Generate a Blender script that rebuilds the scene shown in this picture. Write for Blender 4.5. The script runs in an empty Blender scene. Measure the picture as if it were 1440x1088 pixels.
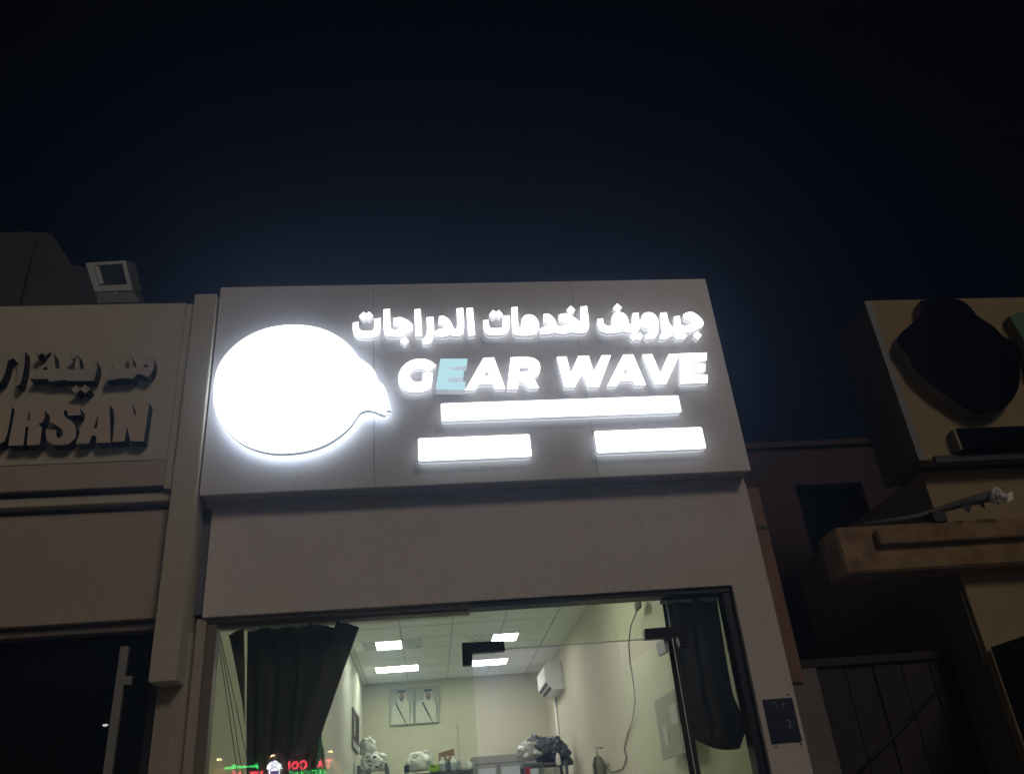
import bpy, bmesh, math, random
from mathutils import Vector, Matrix, noise
from mathutils.geometry import tessellate_polygon
random.seed(7)
SC = bpy.context.scene
COL = SC.collection

# ---------------------------------------------------------------- camera
F_PX, CX, CY = 1161.2, 720.0, 544.0            # focal length and centre in photo pixels (1440 x 1088)
YAW, PITCH, ROLL = math.radians(7.473), math.radians(28.424), math.radians(-5.408)
CAM = Vector((0, -5, 1.6))
_f = Vector((math.sin(YAW)*math.cos(PITCH), math.cos(YAW)*math.cos(PITCH), math.sin(PITCH)))
_r0 = Vector((math.cos(YAW), -math.sin(YAW), 0)); _u0 = _r0.cross(_f)
_r = _r0*math.cos(ROLL) + _u0*math.sin(ROLL); _u = -_r0*math.sin(ROLL) + _u0*math.cos(ROLL)
cam_data = bpy.data.cameras.new('camera'); cam = bpy.data.objects.new('camera', cam_data); COL.objects.link(cam)
cam_data.sensor_fit = 'HORIZONTAL'; cam_data.sensor_width = 36; cam_data.lens = 36*F_PX/1440
cam_data.clip_start = 0.05; cam_data.clip_end = 2000
M = Matrix((( _r.x, _u.x, -_f.x), (_r.y, _u.y, -_f.y), (_r.z, _u.z, -_f.z))).to_4x4(); M.translation = CAM
cam.matrix_world = M
SC.camera = cam
SC.render.resolution_x, SC.render.resolution_y = 1024, 773

# ---------------------------------------------------------------- night sky, dim street light, exposure
world = bpy.data.worlds.new('World'); SC.world = world; world.use_nodes = True
wn = world.node_tree.nodes; wl = world.node_tree.links
sky = wn.new('ShaderNodeTexSky'); sky.sky_type = 'NISHITA'; sky.sun_disc = False
sky.sun_elevation = math.radians(-3.5); sky.sun_rotation = math.radians(0); sky.altitude = 10
sky.air_density = 1.0; sky.dust_density = 0.3; sky.ozone_density = 3.0
wl.new(sky.outputs[0], wn['Background'].inputs[0]); wn['Background'].inputs[1].default_value = 0.03
sun_d = bpy.data.lights.new('sun', 'SUN'); sun = bpy.data.objects.new('sun', sun_d); COL.objects.link(sun)
sun_d.energy = 0.54; sun_d.angle = math.radians(14); sun_d.color = (1.0, 0.84, 0.66)
sun.rotation_euler = Vector((0.34, -0.78, 0.52)).to_track_quat('Z', 'Y').to_euler()
sun.location = (5, -12, 9)
SC.view_settings.view_transform = 'Standard'; SC.view_settings.look = 'None'
SC.view_settings.exposure = 0; SC.view_settings.gamma = 1; SC.view_settings.use_curve_mapping = False

# ---------------------------------------------------------------- pixel helpers
def ray(x, y):
    return _f*F_PX + _r*(x-CX) - _u*(y-CY)
def P(x, y, Y=0.0):
    d = ray(x, y); return CAM + d*((Y-CAM.y)/d.y)
def PX(x, y, X):
    d = ray(x, y); return CAM + d*((X-CAM.x)/d.x)
def PZ(x, y, Z):
    d = ray(x, y); return CAM + d*((Z-CAM.z)/d.z)
def PR(x, y, YG, S):                             # seen mirrored in glass at y = YG: where on the wall y = -S
    g = P(x, y, YG); d = ray(x, y); d.y = -d.y; return g + d*((-S-g.y)/d.y)

# ---------------------------------------------------------------- materials
def mat(name, col, rough=0.7, var=0.12, scale=3.0, bump=0.0, bscale=60.0, metal=0.0, spec=0.3, stain=None, stain_amt=0.0, stain_scale=1.2, stretch=(1, 1, 1), coat=0.0):
    m = bpy.data.materials.new(name); m.use_nodes = True
    nt = m.node_tree; N = nt.nodes; L = nt.links; b = N['Principled BSDF']
    tc = N.new('ShaderNodeTexCoord'); mp = N.new('ShaderNodeMapping'); mp.inputs['Scale'].default_value = stretch
    L.new(tc.outputs['Object'], mp.inputs[0])
    n = N.new('ShaderNodeTexNoise'); n.inputs['Scale'].default_value = scale; n.inputs['Detail'].default_value = 6; n.inputs['Roughness'].default_value = .62
    L.new(mp.outputs[0], n.inputs['Vector'])
    r = N.new('ShaderNodeValToRGB'); c = Vector(col)
    r.color_ramp.elements[0].position = .28; r.color_ramp.elements[1].position = .72
    r.color_ramp.elements[0].color = (*(c*(1-var)), 1); r.color_ramp.elements[1].color = (*[min(v, .95) for v in c*(1+var)], 1)
    L.new(n.outputs['Fac'], r.inputs[0]); out = r.outputs[0]
    if stain:
        n2 = N.new('ShaderNodeTexNoise'); n2.inputs['Scale'].default_value = stain_scale; n2.inputs['Detail'].default_value = 8; n2.inputs['Roughness'].default_value = .7
        L.new(mp.outputs[0], n2.inputs['Vector'])
        r2 = N.new('ShaderNodeValToRGB'); r2.color_ramp.elements[0].position = .5; r2.color_ramp.elements[1].position = .68
        r2.color_ramp.elements[0].color = (0, 0, 0, 1); r2.color_ramp.elements[1].color = (stain_amt, stain_amt, stain_amt, 1)
        L.new(n2.outputs['Fac'], r2.inputs[0])
        mx = N.new('ShaderNodeMixRGB'); mx.inputs[2].default_value = (*stain, 1)
        L.new(r2.outputs[0], mx.inputs[0]); L.new(out, mx.inputs[1]); out = mx.outputs[0]
    L.new(out, b.inputs['Base Color'])
    b.inputs['Roughness'].default_value = rough; b.inputs['Metallic'].default_value = metal
    b.inputs['Specular IOR Level'].default_value = spec; b.inputs['Coat Weight'].default_value = coat
    if bump:
        n3 = N.new('ShaderNodeTexNoise'); n3.inputs['Scale'].default_value = bscale; n3.inputs['Detail'].default_value = 4
        L.new(mp.outputs[0], n3.inputs['Vector'])
        bp = N.new('ShaderNodeBump'); bp.inputs['Strength'].default_value = bump; bp.inputs['Distance'].default_value = .01
        L.new(n3.outputs['Fac'], bp.inputs['Height']); L.new(bp.outputs[0], b.inputs['Normal'])
    return m
def emit(name, col, strength, base=(.8, .8, .8), var=0.0):
    m = mat(name, base, .4, .03)
    b = m.node_tree.nodes['Principled BSDF']
    b.inputs['Emission Color'].default_value = (*col, 1); b.inputs['Emission Strength'].default_value = strength
    return m
def glass_mat(name, tint, rough=0.0, ior=1.62):
    m = bpy.data.materials.new(name); m.use_nodes = True
    nt = m.node_tree; N = nt.nodes; L = nt.links; N.remove(N['Principled BSDF'])
    t = N.new('ShaderNodeBsdfTransparent'); t.inputs[0].default_value = (*tint, 1)
    g = N.new('ShaderNodeBsdfGlossy'); g.inputs['Roughness'].default_value = rough; g.inputs[0].default_value = (1, 1, 1, 1)
    fr = N.new('ShaderNodeFresnel'); fr.inputs[0].default_value = ior
    ge = N.new('ShaderNodeNewGeometry'); iv = N.new('ShaderNodeMath'); iv.operation = 'SUBTRACT'; iv.inputs[0].default_value = 1; L.new(ge.outputs['Backfacing'], iv.inputs[1])
    mu = N.new('ShaderNodeMath'); mu.operation = 'MULTIPLY'; L.new(fr.outputs[0], mu.inputs[0]); L.new(iv.outputs[0], mu.inputs[1])   # no total reflection inside the pane
    mx = N.new('ShaderNodeMixShader'); L.new(mu.outputs[0], mx.inputs[0]); L.new(t.outputs[0], mx.inputs[1]); L.new(g.outputs[0], mx.inputs[2])
    # smears and dust film on the pane
    tc = N.new('ShaderNodeTexCoord'); n = N.new('ShaderNodeTexNoise'); n.inputs['Scale'].default_value = 2.3; n.inputs['Detail'].default_value = 9; n.inputs['Roughness'].default_value = .75
    L.new(tc.outputs['Object'], n.inputs['Vector'])
    r = N.new('ShaderNodeValToRGB'); r.color_ramp.elements[0].position = .45; r.color_ramp.elements[0].color = (.003,)*3+(1,); r.color_ramp.elements[1].position = .85; r.color_ramp.elements[1].color = (.030,)*3+(1,)
    L.new(n.outputs['Fac'], r.inputs[0])
    df = N.new('ShaderNodeBsdfDiffuse'); df.inputs[0].default_value = (.6, .6, .55, 1)
    m2 = N.new('ShaderNodeMixShader'); L.new(r.outputs[0], m2.inputs[0]); L.new(mx.outputs[0], m2.inputs[1]); L.new(df.outputs[0], m2.inputs[2])
    L.new(m2.outputs[0], N['Material Output'].inputs[0])
    return m

MT = {}
MT['acm'] = mat('grey_composite_panel', (.54, .51, .51), .42, .07, 70, .03, 90, spec=.4, stain=(.44, .41, .40), stain_amt=.4, stretch=(1, 1, .35))
MT['acm_seam'] = mat('panel_sealant', (.40, .38, .38), .7)
MT['render_tan'] = mat('tan_render', (.40, .35, .285), .85, .16, 75, .35, 140, stain=(.26, .22, .18), stain_amt=.5, stretch=(1, 1, .5))
MT['fascia'] = mat('fascia_render', (.62, .56, .53), .8, .13, 75, .3, 140, stain=(.50, .43, .38), stain_amt=.5, stretch=(1, 1, .85))
MT['brick_red'] = mat('reddish_render', (.22, .13, .095), .85, .18, 5, .3, 120)
MT['left_tan'] = mat('left_shop_panel', (.48, .435, .34), .6, .17, 75, .25, 140, stain=(.36, .32, .26), stain_amt=.45)
MT['left_mauve'] = mat('left_lower_panel', (.40, .335, .27), .65, .17, 75, .25, 140, stain=(.31, .26, .21), stain_amt=.4)
MT['alu_brown'] = mat('brown_aluminium', (.20, .165, .145), .45, .1, 6, metal=.2)
MT['alu_dark'] = mat('dark_aluminium', (.025, .027, .036), .4, .1, 6, metal=.3)
MT['alu_guide_shade'] = mat('shaded_guide', (.13, .135, .16), .5, .1, 6)  # bluish shade of the recess is put into the guide's colour
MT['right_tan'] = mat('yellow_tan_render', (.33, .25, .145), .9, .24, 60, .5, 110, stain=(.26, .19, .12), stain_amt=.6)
MT['right_side_shade'] = mat('shaded_side_render', (.16, .125, .10), .9, .12, 2, .3, 110)  # side faces turned from the light: their shade is put into the colour
MT['right_rust'] = mat('rust_stained_concrete', (.27, .18, .10), .95, .35, 9, .5, 60, stain=(.15, .07, .04), stain_amt=.8, stain_scale=3.5)
MT['corner_trim'] = mat('grey_corner_trim', (.17, .165, .17), .5, .08)
MT['black'] = mat('black_plastic', (.012, .012, .014), .45, .1)
MT['logo_dark'] = mat('dark_unlit_acrylic', (.006, .005, .007), .9, .1, spec=.02)
MT['logo_side'] = mat('brown_side', (.22, .17, .13), .6, .1)
MT['patch'] = mat('black_patch_fitting', (.012, .012, .016), .35, .1, metal=.4)
MT['steel'] = mat('galvanised_steel', (.35, .35, .35), .4, .12, 9, metal=.7)
MT['rack'] = mat('painted_rack_steel', (.10, .11, .12), .5, .1)
MT['white'] = mat('white_plastic', (.78, .78, .76), .4, .03)
MT['in_wall'] = mat('cream_painted_wall', (.60, .58, .45), .75, .04, 1.8, .06, 80, stain=(.54, .52, .40), stain_amt=.4)
MT['in_wall_left'] = mat('pale_painted_wall', (.64, .63, .58), .75, .04, 1.8, .06, 80, stain=(.60, .58, .50), stain_amt=.35)
MT['tile'] = mat('ceiling_tile', (.88, .89, .85), .9, .05, 4, .12, 220, stain=(.52, .50, .44), stain_amt=.35, stain_scale=2)
MT['tgrid'] = mat('ceiling_grid', (.50, .50, .48), .5, .05)
MT['floor_in'] = mat('floor_tiles', (.74, .72, .66), .35, .1, 4)
MT['asphalt'] = mat('asphalt', (.055, .054, .052), .9, .25, 14, .5, 120)
MT['pave'] = mat('paving', (.30, .27, .23), .85, .15, 4, .3, 90)
MT['kerb'] = mat('kerb', (.38, .36, .32), .8, .12, 5)
MT['black_cloth'] = mat('dark_blind_fabric', (.060, .057, .050), .85, .35, 25, .3, 300, spec=.15)
MT['black_cloth_pale'] = mat('paler_blind_fabric', (.095, .090, .080), .85, .35, 18, .3, 300, spec=.15, stretch=(1, 1, .2))  # paler tone used on some of the slats
MT['curtain'] = mat('dark_curtain_fabric', (.060, .050, .044), .9, .3, 22, .3, 300, spec=.1)
MT['concrete_dark'] = mat('dark_concrete', (.16, .15, .15), .9, .15, 2, .3, 80)
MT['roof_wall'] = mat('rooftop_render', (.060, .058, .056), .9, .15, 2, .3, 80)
MT['rear_wall_shade'] = mat('shaded_alley_render', (.075, .045, .042), .9, .15, 2, .3, 80)  # darkened to carry the canopy's shade over the alley wall
MT['steel_blue'] = mat('dark_blue_steel', (.035, .042, .065), .5, .15, 5, metal=.2)
MT['gate'] = mat('brown_painted_steel', (.030, .022, .018), .7, .2, 5)
MT['glass'] = glass_mat('green_tinted_glass', (.925, .97, .89))
MT['glass_dark'] = glass_mat('dark_shop_glass', (.35, .36, .36))
MT['glass_edge'] = mat('glass_edge', (.55, .68, .60), .2, .05)
MT['plaque'] = mat('blue_enamel', (.012, .019, .050), .45, .1)
MT['ink_white'] = mat('white_lettering', (.26, .26, .28), .5, .05)
MT['cable'] = mat('black_cable', (.02, .02, .02), .6)
MT['cable_grey'] = mat('grey_cable', (.10, .10, .09), .6)
MT['lit_white'] = emit('lit_white_acrylic', (.95, .98, 1.0), 2.7)
MT['lit_side'] = emit('glowing_letter_return', (.88, .93, 1.0), .34)
MT['lit_side_logo'] = emit('glowing_logo_return', (.72, .84, 1.0), .20)
MT['lit_side_box'] = emit('glowing_box_return', (.80, .88, 1.0), .38)
MT['halo_glow'] = emit('sign_halo_emit', (.88, .94, 1.0), 1.15)  # added glow behind letters and boxes, imitates bloom on the panel
MT['halo_glow_logo'] = emit('logo_halo_emit', (.70, .84, 1.0), 4.0)  # stronger added glow for the halo around the logo
MT['lit_cyan'] = emit('faulty_cyan_acrylic', (.42, .76, .82), 0.95)
MT['lit_cyan_side'] = emit('faulty_cyan_return', (.70, .82, .95), .30)
MT['lamp_panel'] = emit('led_panel', (1.0, 1.0, .93), 21.0)
MT['lamp_off'] = mat('mirror_louvre', (.34, .36, .34), .25, .1, metal=.5)

# ---------------------------------------------------------------- object helpers
def link(name, me, m=None, parent=None):
    o = bpy.data.objects.new(name, me); COL.objects.link(o)
    if m: me.materials.append(m)
    if parent: o.parent = parent
    return o
def tag(o, label, cat, group=None, kind=None):
    if label: o['label'] = label
    if cat: o['category'] = cat
    if group: o['group'] = group
    if kind: o['kind'] = kind
    return o
def thing(name, label, cat, loc=(0, 0, 0), group=None):
    o = bpy.data.objects.new(name, None); COL.objects.link(o); o.empty_display_size = .1
    o.location = loc; bpy.context.view_layer.update()
    return tag(o, label, cat, group)
def fin(name, bm, m, parent=None, smooth=False, bevel=0.0):
    if bevel:
        bmesh.ops.bevel(bm, geom=list(bm.edges), offset=bevel, segments=2, affect='EDGES', clamp_overlap=True)
    bmesh.ops.recalc_face_normals(bm, faces=bm.faces)
    me = bpy.data.meshes.new(name); bm.to_mesh(me); bm.free()
    if smooth:
        for p in me.polygons: p.use_smooth = True
    o = link(name, me, m, parent)
    if parent: o.matrix_parent_inverse = Matrix.Translation(-base_of(parent))
    return o
def base_of(o):
    return Vector(o.location)
def bx(bm, x0, x1, y0, y1, z0, z1):
    v = [bm.verts.new(c) for c in ((x0, y0, z0), (x1, y0, z0), (x1, y1, z0), (x0, y1, z0), (x0, y0, z1), (x1, y0, z1), (x1, y1, z1), (x0, y1, z1))]
    for q in ((0, 1, 2, 3), (4, 7, 6, 5), (0, 4, 5, 1), (1, 5, 6, 2), (2, 6, 7, 3), (3, 7, 4, 0)):
        bm.faces.new([v[i] for i in q])
def box(name, x0, x1, y0, y1, z0, z1, m, parent=None, bevel=0.0):
    bm = bmesh.new(); bx(bm, x0, x1, y0, y1, z0, z1); return fin(name, bm, m, parent, bevel=bevel)
def hexa(name, pts, m, parent=None, bevel=0.0):
    """eight corners: four of the front, four of the back in the same order"""
    bm = bmesh.new(); v = [bm.verts.new(p) for p in pts]
    for q in ((0, 1, 2, 3), (7, 6, 5, 4), (0, 4, 5, 1), (1, 5, 6, 2), (2, 6, 7, 3), (3, 7, 4, 0)):
        bm.faces.new([v[i] for i in q])
    return fin(name, bm, m, parent, bevel=bevel)
def prism_bm(bm, loops, y0, y1, axis='y'):
    """outline (first loop) with holes in the x,z plane, pushed from y0 to y1"""
    flat = [p for l in loops for p in l]
    def mk(p, y): return (p[0], y, p[1]) if axis == 'y' else (y, p[0], p[1])
    tris = tessellate_polygon([[Vector((p[0], p[1], 0)) for p in l] for l in loops])
    a = [bm.verts.new(mk(p, y0)) for p in flat]; b = [bm.verts.new(mk(p, y1)) for p in flat]
    for t in tris:
        try: bm.faces.new([a[i] for i in t]); bm.faces.new([b[i] for i in reversed(t)])
        except ValueError: pass
    k = 0
    for l in loops:
        n = len(l)
        for i in range(n):
            j = (i+1) % n
            try: bm.faces.new((a[k+i], a[k+j], b[k+j], b[k+i]))
            except ValueError: pass
        k += n
def prism(name, loops, y0, y1, m, parent=None, axis='y', smooth=False):
    bm = bmesh.new(); prism_bm(bm, loops, y0, y1, axis); return fin(name, bm, m, parent, smooth)
def soften(l, thr=48, it=2):
    """round an outline where it turns gently, keep its sharp corners"""
    sharp = None
    for _ in range(it):
        out = []; sh = []; n = len(l)
        for i in range(n):
            p, c, q = Vector(l[i-1]), Vector(l[i]), Vector(l[(i+1) % n])
            a, b = c-p, q-c
            ang = math.degrees(a.angle(b)) if a.length > 1e-9 and b.length > 1e-9 else 0
            keep = sharp[i] if sharp else ang > thr
            if keep: out.append(tuple(c)); sh.append(True)
            else: out += [tuple(c*.75+p*.25), tuple(c*.75+q*.25)]; sh += [False, False]
        l, sharp = out, sh
    return l
def tube(name, pts, r, m, parent=None, seg=8, closed=False):
    bm = bmesh.new(); tube_bm(bm, pts, r, seg); return fin(name, bm, m, parent, smooth=True)
def tube_bm(bm, pts, r, seg=8):
    pts = [Vector(p) for p in pts]; rings = []
    for i, p in enumerate(pts):
        t = (pts[min(i+1, len(pts)-1)] - pts[max(i-1, 0)]).normalized()
        a = t.cross(Vector((0, 0, 1)) if abs(t.z) < .9 else Vector((1, 0, 0))).normalized(); b = t.cross(a)
        rr = r[i] if isinstance(r, (list, tuple)) else r
        rings.append([bm.verts.new(p + (a*math.cos(k*2*math.pi/seg) + b*math.sin(k*2*math.pi/seg))*rr) for k in range(seg)])
    for A, B in zip(rings, rings[1:]):
        for k in range(seg): bm.faces.new((A[k], A[(k+1) % seg], B[(k+1) % seg], B[k]))
    bm.faces.new(rings[0]); bm.faces.new(list(reversed(rings[-1])))
def text_mesh(s, size, depth=0.004, bold=0.0):
    c = bpy.data.curves.new('t', 'FONT'); c.body = s; c.offset = bold; c.size = size; c.extrude = depth; c.align_x = 'CENTER'
    o = bpy.data.objects.new('t', c); COL.objects.link(o)
    bpy.context.view_layer.update()
    me = bpy.data.meshes.new_from_object(o.evaluated_get(bpy.context.evaluated_depsgraph_get()))
    bpy.data.objects.remove(o); me.materials.clear(); return me
def fit_mesh(me, w, h):
    xs = [v.co.x for v in me.vertices]; ys = [v.co.y for v in me.vertices]
    x0, x1, y0, y1 = min(xs), max(xs), min(ys), max(ys)
    for v in me.vertices:
        v.co.x = (v.co.x-(x0+x1)/2)*w/(x1-x0); v.co.y = (v.co.y-(y0+y1)/2)*h/(y1-y0)
    return me
def disc_loop(cx, cz, r, n=24, rz=None):
    return [(cx+r*math.cos(i*2*math.pi/n), cz+(rz or r)*math.sin(i*2*math.pi/n)) for i in range(n)]
def px_loop(pts, ox, oy, s, Y):
    out = []
    for a, b in pts:
        v = P(ox+a/s, oy+b/s, Y); out.append((v.x, v.z))
    return out
def crumple(name, c, size, seed, m, parent=None, amp=.35, freq=2.2, sub=4, flat=True):
    bm = bmesh.new(); bmesh.ops.create_icosphere(bm, subdivisions=sub, radius=1)
    for v in bm.verts:
        d = v.co.copy(); q = d*freq+Vector((seed*7.1, seed*3.3, seed*1.7))
        k = 1 + amp*noise.noise(q) + amp*.55*abs(noise.noise(q*2.3)) + amp*.3*noise.noise(q*5)
        v.co = Vector((d.x*size[0]*k, d.y*size[1]*k, max(d.z*size[2]*k, -size[2]*.55))) + Vector(c)
    return fin(name, bm, m, parent, smooth=not flat)

# ================================================================ the ground
def sheet(name, x0, x1, y0, y1, z, m):
    bm = bmesh.new(); v = [bm.verts.new(p) for p in ((x0, y0, z), (x1, y0, z), (x1, y1, z), (x0, y1, z))]; bm.faces.new(v)
    o = fin(name, bm, m); o['kind'] = 'structure'; return o
sheet('ground', -300, 300, -300, 300, -0.02, MT['asphalt'])
road = sheet('road', -300, 300, -34, -6.2, -0.012, MT['asphalt'])
o = box('pavement', -60, 60, -6.0, 0.55, -0.02, 0.13, MT['pave']); o['kind'] = 'structure'
o = box('kerb', -60, 60, -6.2, -6.003, -0.02, 0.14, MT['kerb'], bevel=.015); o['kind'] = 'structure'

# ================================================================ the lit shop
X0, X1 = -1.375, 2.225            # sign panel
ZB, ZT = 3.63, 5.22
shop = thing('shop_building', 'single storey shop with big white lit sign over its glazed front', 'building', (.4, .3, 0))
# sign panels: three composite sheets with open joints in front of a carcass
xs = [X0, P(526, 600, 0).x, P(817, 500, 0).x, X1]
for a, b in zip(xs, xs[1:]):
    box('sign_panel', a+.0008, b-.0008, 0, .03, ZB, ZT, MT['acm'], shop, bevel=.002)
box('sign_carcass', X0+.004, X1-.004, .034, .146, ZB+.006, ZT-.006, MT['acm_seam'], shop)
box('parapet_wall', X0-.001, X1-.002, .15, .42, 3.60, ZT-.03, MT['fascia'], shop)
box('shutter_guide', -1.384, -1.328, .19, .40, 2.93, 3.60, MT['alu_guide_shade'], shop, bevel=.003)
XG0, XG1 = P(303, 950, .25).x, P(1034, 950, .25).x
ZG = P(650, 858, .25).z
prism('fascia', [[(-1.325, 2.905), (XG1+.065, 2.905), (XG1+.065, .13), (X1+.005, .13), (X1+.005, 3.598), (-1.325, 3.598)]], .15, .42, MT['fascia'], shop)
box('pier', XG1+.068, X1+.003, .421, .62, .13, 2.904, MT['render_tan'], shop)
box('jamb', -1.36, XG0-.062, .17, .62, .13, 2.903, MT['render_tan'], shop, bevel=.004)
XM = P(661, 860, .25).x
box('frame_head', XG0-.06, XM, .185, .30, ZG+.004, 2.902, MT['alu_brown'], shop, bevel=.004)
box('frame_head', XM+.002, XG1+.063, .175, .31, ZG-.002, 2.9015, MT['alu_dark'], shop, bevel=.004)
box('frame_bead', XG0-.02, XM-.01, .225, .262, ZG-.012, ZG+.002, MT['alu_brown'], shop)
box('frame_jamb', XG0-.06, XG0-.004, .20, .30, .13, ZG+.002, MT['alu_brown'], shop, bevel=.004)
box('frame_jamb', XG1+.004, XG1+.062, .19, .30, .13, ZG-.004, MT['alu_dark'], shop, bevel=.004)
# red render strip beside the pier, set back
sr = box('side_strip', X1+.007, P(1094, 800, .30).x, .30, .60, 2.30, 3.62, MT['brick_red'], shop, bevel=.004)
box('strip_joint', X1+.009, P(1094, 800, .30).x-.004, .296, .31, P(1070, 742, .30).z-.012, P(1070, 742, .30).z+.012, MT['black'], shop)
box('flank_wall', X1-.05, X1+.004, .625, 8.5, .13, 4.05, MT['render_tan'], shop)
# interior
HC, XL, XR, YB = 3.80, -.95, 1.83, 8.30
box('back_wall', XL-.15, XR+.15, YB, YB+.2, 0.13, HC+.25, MT['in_wall'], shop)
box('side_wall', XL-.15, XL, 3.41, YB-.002, 0.13, HC+.25, MT['in_wall_left'], shop)
box('side_wall', XR, XR+.15, 3.01, YB-.002, 0.13, HC+.25, MT['in_wall'], shop)
hexa('splayed_wall', [(-1.31, .42, .13), (XL, 3.4, .13), (XL-.12, 3.41, .13), (-1.43, .42, .13), (-1.31, .42, HC+.25), (XL, 3.4, HC+.25), (XL-.12, 3.41, HC+.25), (-1.43, .42, HC+.25)], MT['in_wall'], shop)
hexa('splayed_wall', [(1.99, .42, .13), (XR, 3.0, .13), (XR+.12, 3.01, .13), (2.15, .42, .13), (1.99, .42, HC+.25), (XR, 3.0, HC+.25), (XR+.12, 3.01, HC+.25), (2.15, .42, HC+.25)], MT['in_wall'], shop)
box('lintel_back', -1.44, 2.16, .422, .47, 2.93, HC+.25, MT['in_wall'], shop)
box('roof_slab', -1.5, 2.3, .425, YB+.2, HC+.252, HC+.45, MT['concrete_dark'], shop)
box('shop_floor', -1.5, 2.3, .30, YB+.2, .10, .145, MT['floor_in'], shop)
# ceiling: grid and tiles, lights sit in the grid
ceil = box('ceiling_grid', -1.45, 2.17, .475, YB-.003, HC+.012, HC+.04, MT['tgrid'], shop)
def light_rect(pts):
    v = [PZ(x, y, HC) for x, y in pts]
    return (min(v[0].x, v[3].x)+max(v[0].x, v[3].x))/2, (v[1].x+v[2].x)/2, (v[2].y+v[3].y)/2, (v[0].y+v[1].y)/2
LR = [light_rect(l) for l in ([(528, 902.5), (563, 900.5), (565, 911), (531, 913)], [(528, 938), (587, 934), (588, 941.4), (531, 945.5)],
                              [(695, 892), (729, 889), (724, 900), (691.7, 901)], [(660, 928), (713.6, 925.5), (710, 933), (654.6, 936)])]
LR = [(a, b, min(c, d), max(c, d)) for a, b, c, d in LR]
full = [(LR[0][0]-.17, LR[0][1]+.26, LR[0][2]-.03, LR[0][3]+.03), (LR[1][0]-.02, LR[1][1]+.02, LR[1][2]-.02, LR[1][3]+.02),
        (LR[2][0]-.30, LR[2][1]+.02, LR[2][2]-.03, LR[2][3]+.03), (LR[3][0]-.02, LR[3][1]+.02, LR[3][2]-.02, LR[3][3]+.02)]
for k_ in (0, 2):                                 # the row nearer the street, hidden by the lintel
    a_, b_, c_, d_ = full[k_+1]; LR.append((a_+.02, b_-.02, c_-4.7+.02, d_-4.7-.02)); full.append((a_, b_, c_-4.7, d_-4.7))
tme = None
TX = [XL+.07+i*.6 for i in range(-1, 6)]
y = .48
while y < YB-.05:
    for x in TX:
        a, b, c, d = max(x+.008, -1.30), min(x+.592, 2.02), y+.008, min(y+.592, YB-.01)
        if b-a < .05 or d-c < .05: continue
        if any(a < fb and b > fa and c < fd and d > fc for fa, fb, fc, fd in full):
            # trim tile around the lamp: keep what lies outside the lamp's span in x
            hit = [q for q in full if a < q[1] and b > q[0] and c < q[3] and d > q[2]][0]
            for (ta, tb, t0, t1) in ((a, min(b, hit[0]-.006), c, d), (max(a, hit[1]+.006), b, c, d), (max(a, hit[0]-.004), min(b, hit[1]+.004), c, min(d, hit[2]-.006)), (max(a, hit[0]-.004), min(b, hit[1]+.004), max(c, hit[3]+.006), d)):
                if tb-ta > .03 and t1-t0 > .03:
                    box('ceiling_tile', ta, tb, t0, t1, HC, HC+.011, MT['tile'], ceil)
            continue
        box('ceiling_tile', a, b, c, d, HC, HC+.011, MT['tile'], ceil)
    y += .6
wh = ['recessed ceiling light with dark louvre ends beside the hanging blinds', 'fully lit ceiling light nearest the double portrait',
      'half dark ceiling light above the black door fitting', 'fully lit ceiling light level with the air conditioner',
      'ceiling light just inside the shop front, above the blind', 'ceiling light just inside the shop front, above the open door']
for (a, b, c, d), (fa, fb, fc, fd), lb in zip(LR, full, wh):
    t = thing('ceiling_light', lb, 'ceiling light', ((a+b)/2, (c+d)/2, HC), 'ceiling lights in the lit shop')
    bm = bmesh.new()
    for q in ((fa-.005, fb+.005, fc-.005, fc+.012), (fa-.005, fb+.005, fd-.012, fd+.005), (fa-.005, fa+.012, fc+.0125, fd-.0125), (fb-.012, fb+.005, fc+.0125, fd-.0125)):
        bx(bm, q[0], q[1], q[2], q[3], HC-.006, HC+.010)
    fin('frame', bm, MT['white'], t)
    box('diffuser', a, b, c, d, HC-.002, HC+.006, MT['lamp_panel'], t)
    if a-fa > .05: box('louvre', fa+.013, a-.004, fc+.013, fd-.013, HC+.001, HC+.008, MT['lamp_off'], t)
    if fb-b > .05: box('louvre', b+.004, fb-.013, fc+.013, fd-.013, HC+.001, HC+.008, MT['lamp_off'], t)

# glazing
YG = .25
ZDOOR = P(800, 905, YG).z
XD0, XD1 = P(664, 905, YG).x, P(945, 895, YG).x
box('sidelight_pane', XG0-.002, XD0-.003, YG, YG+.010, .15, ZG-.002, MT['glass'], shop)
box('sidelight_pane', XD1+.003, XG1+.002, YG, YG+.010, .15, ZG-.004, MT['glass'], shop)
box('transom_pane', XD0, XD1, YG, YG+.010, ZDOOR, ZG-.004, MT['glass'], shop)
box('pane_edge', XD0, XD1-.05, YG-.001, YG+.011, ZDOOR-.005, ZDOOR-.0005, MT['glass_edge'], shop)
box('pane_edge', XD1+.0005, XD1+.0025, YG-.001, YG+.011, .16, ZG-.01, MT['glass_edge'], shop)
def patch(pts):
    l = [(P(x, y, YG-.015).x, P(x, y, YG-.015).z) for x, y in pts]
    return prism('patch_fitting', [l], YG-.022, YG+.032, MT['patch'], shop)
patch([(649.5, 903.5), (709, 900.5), (710, 914.5), (664, 918), (664.5, 934.5), (650.5, 935.5)])
patch([(906, 884), (963.5, 879.5), (969, 907.5), (956.5, 908), (953, 895), (907, 898.5)])
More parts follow.
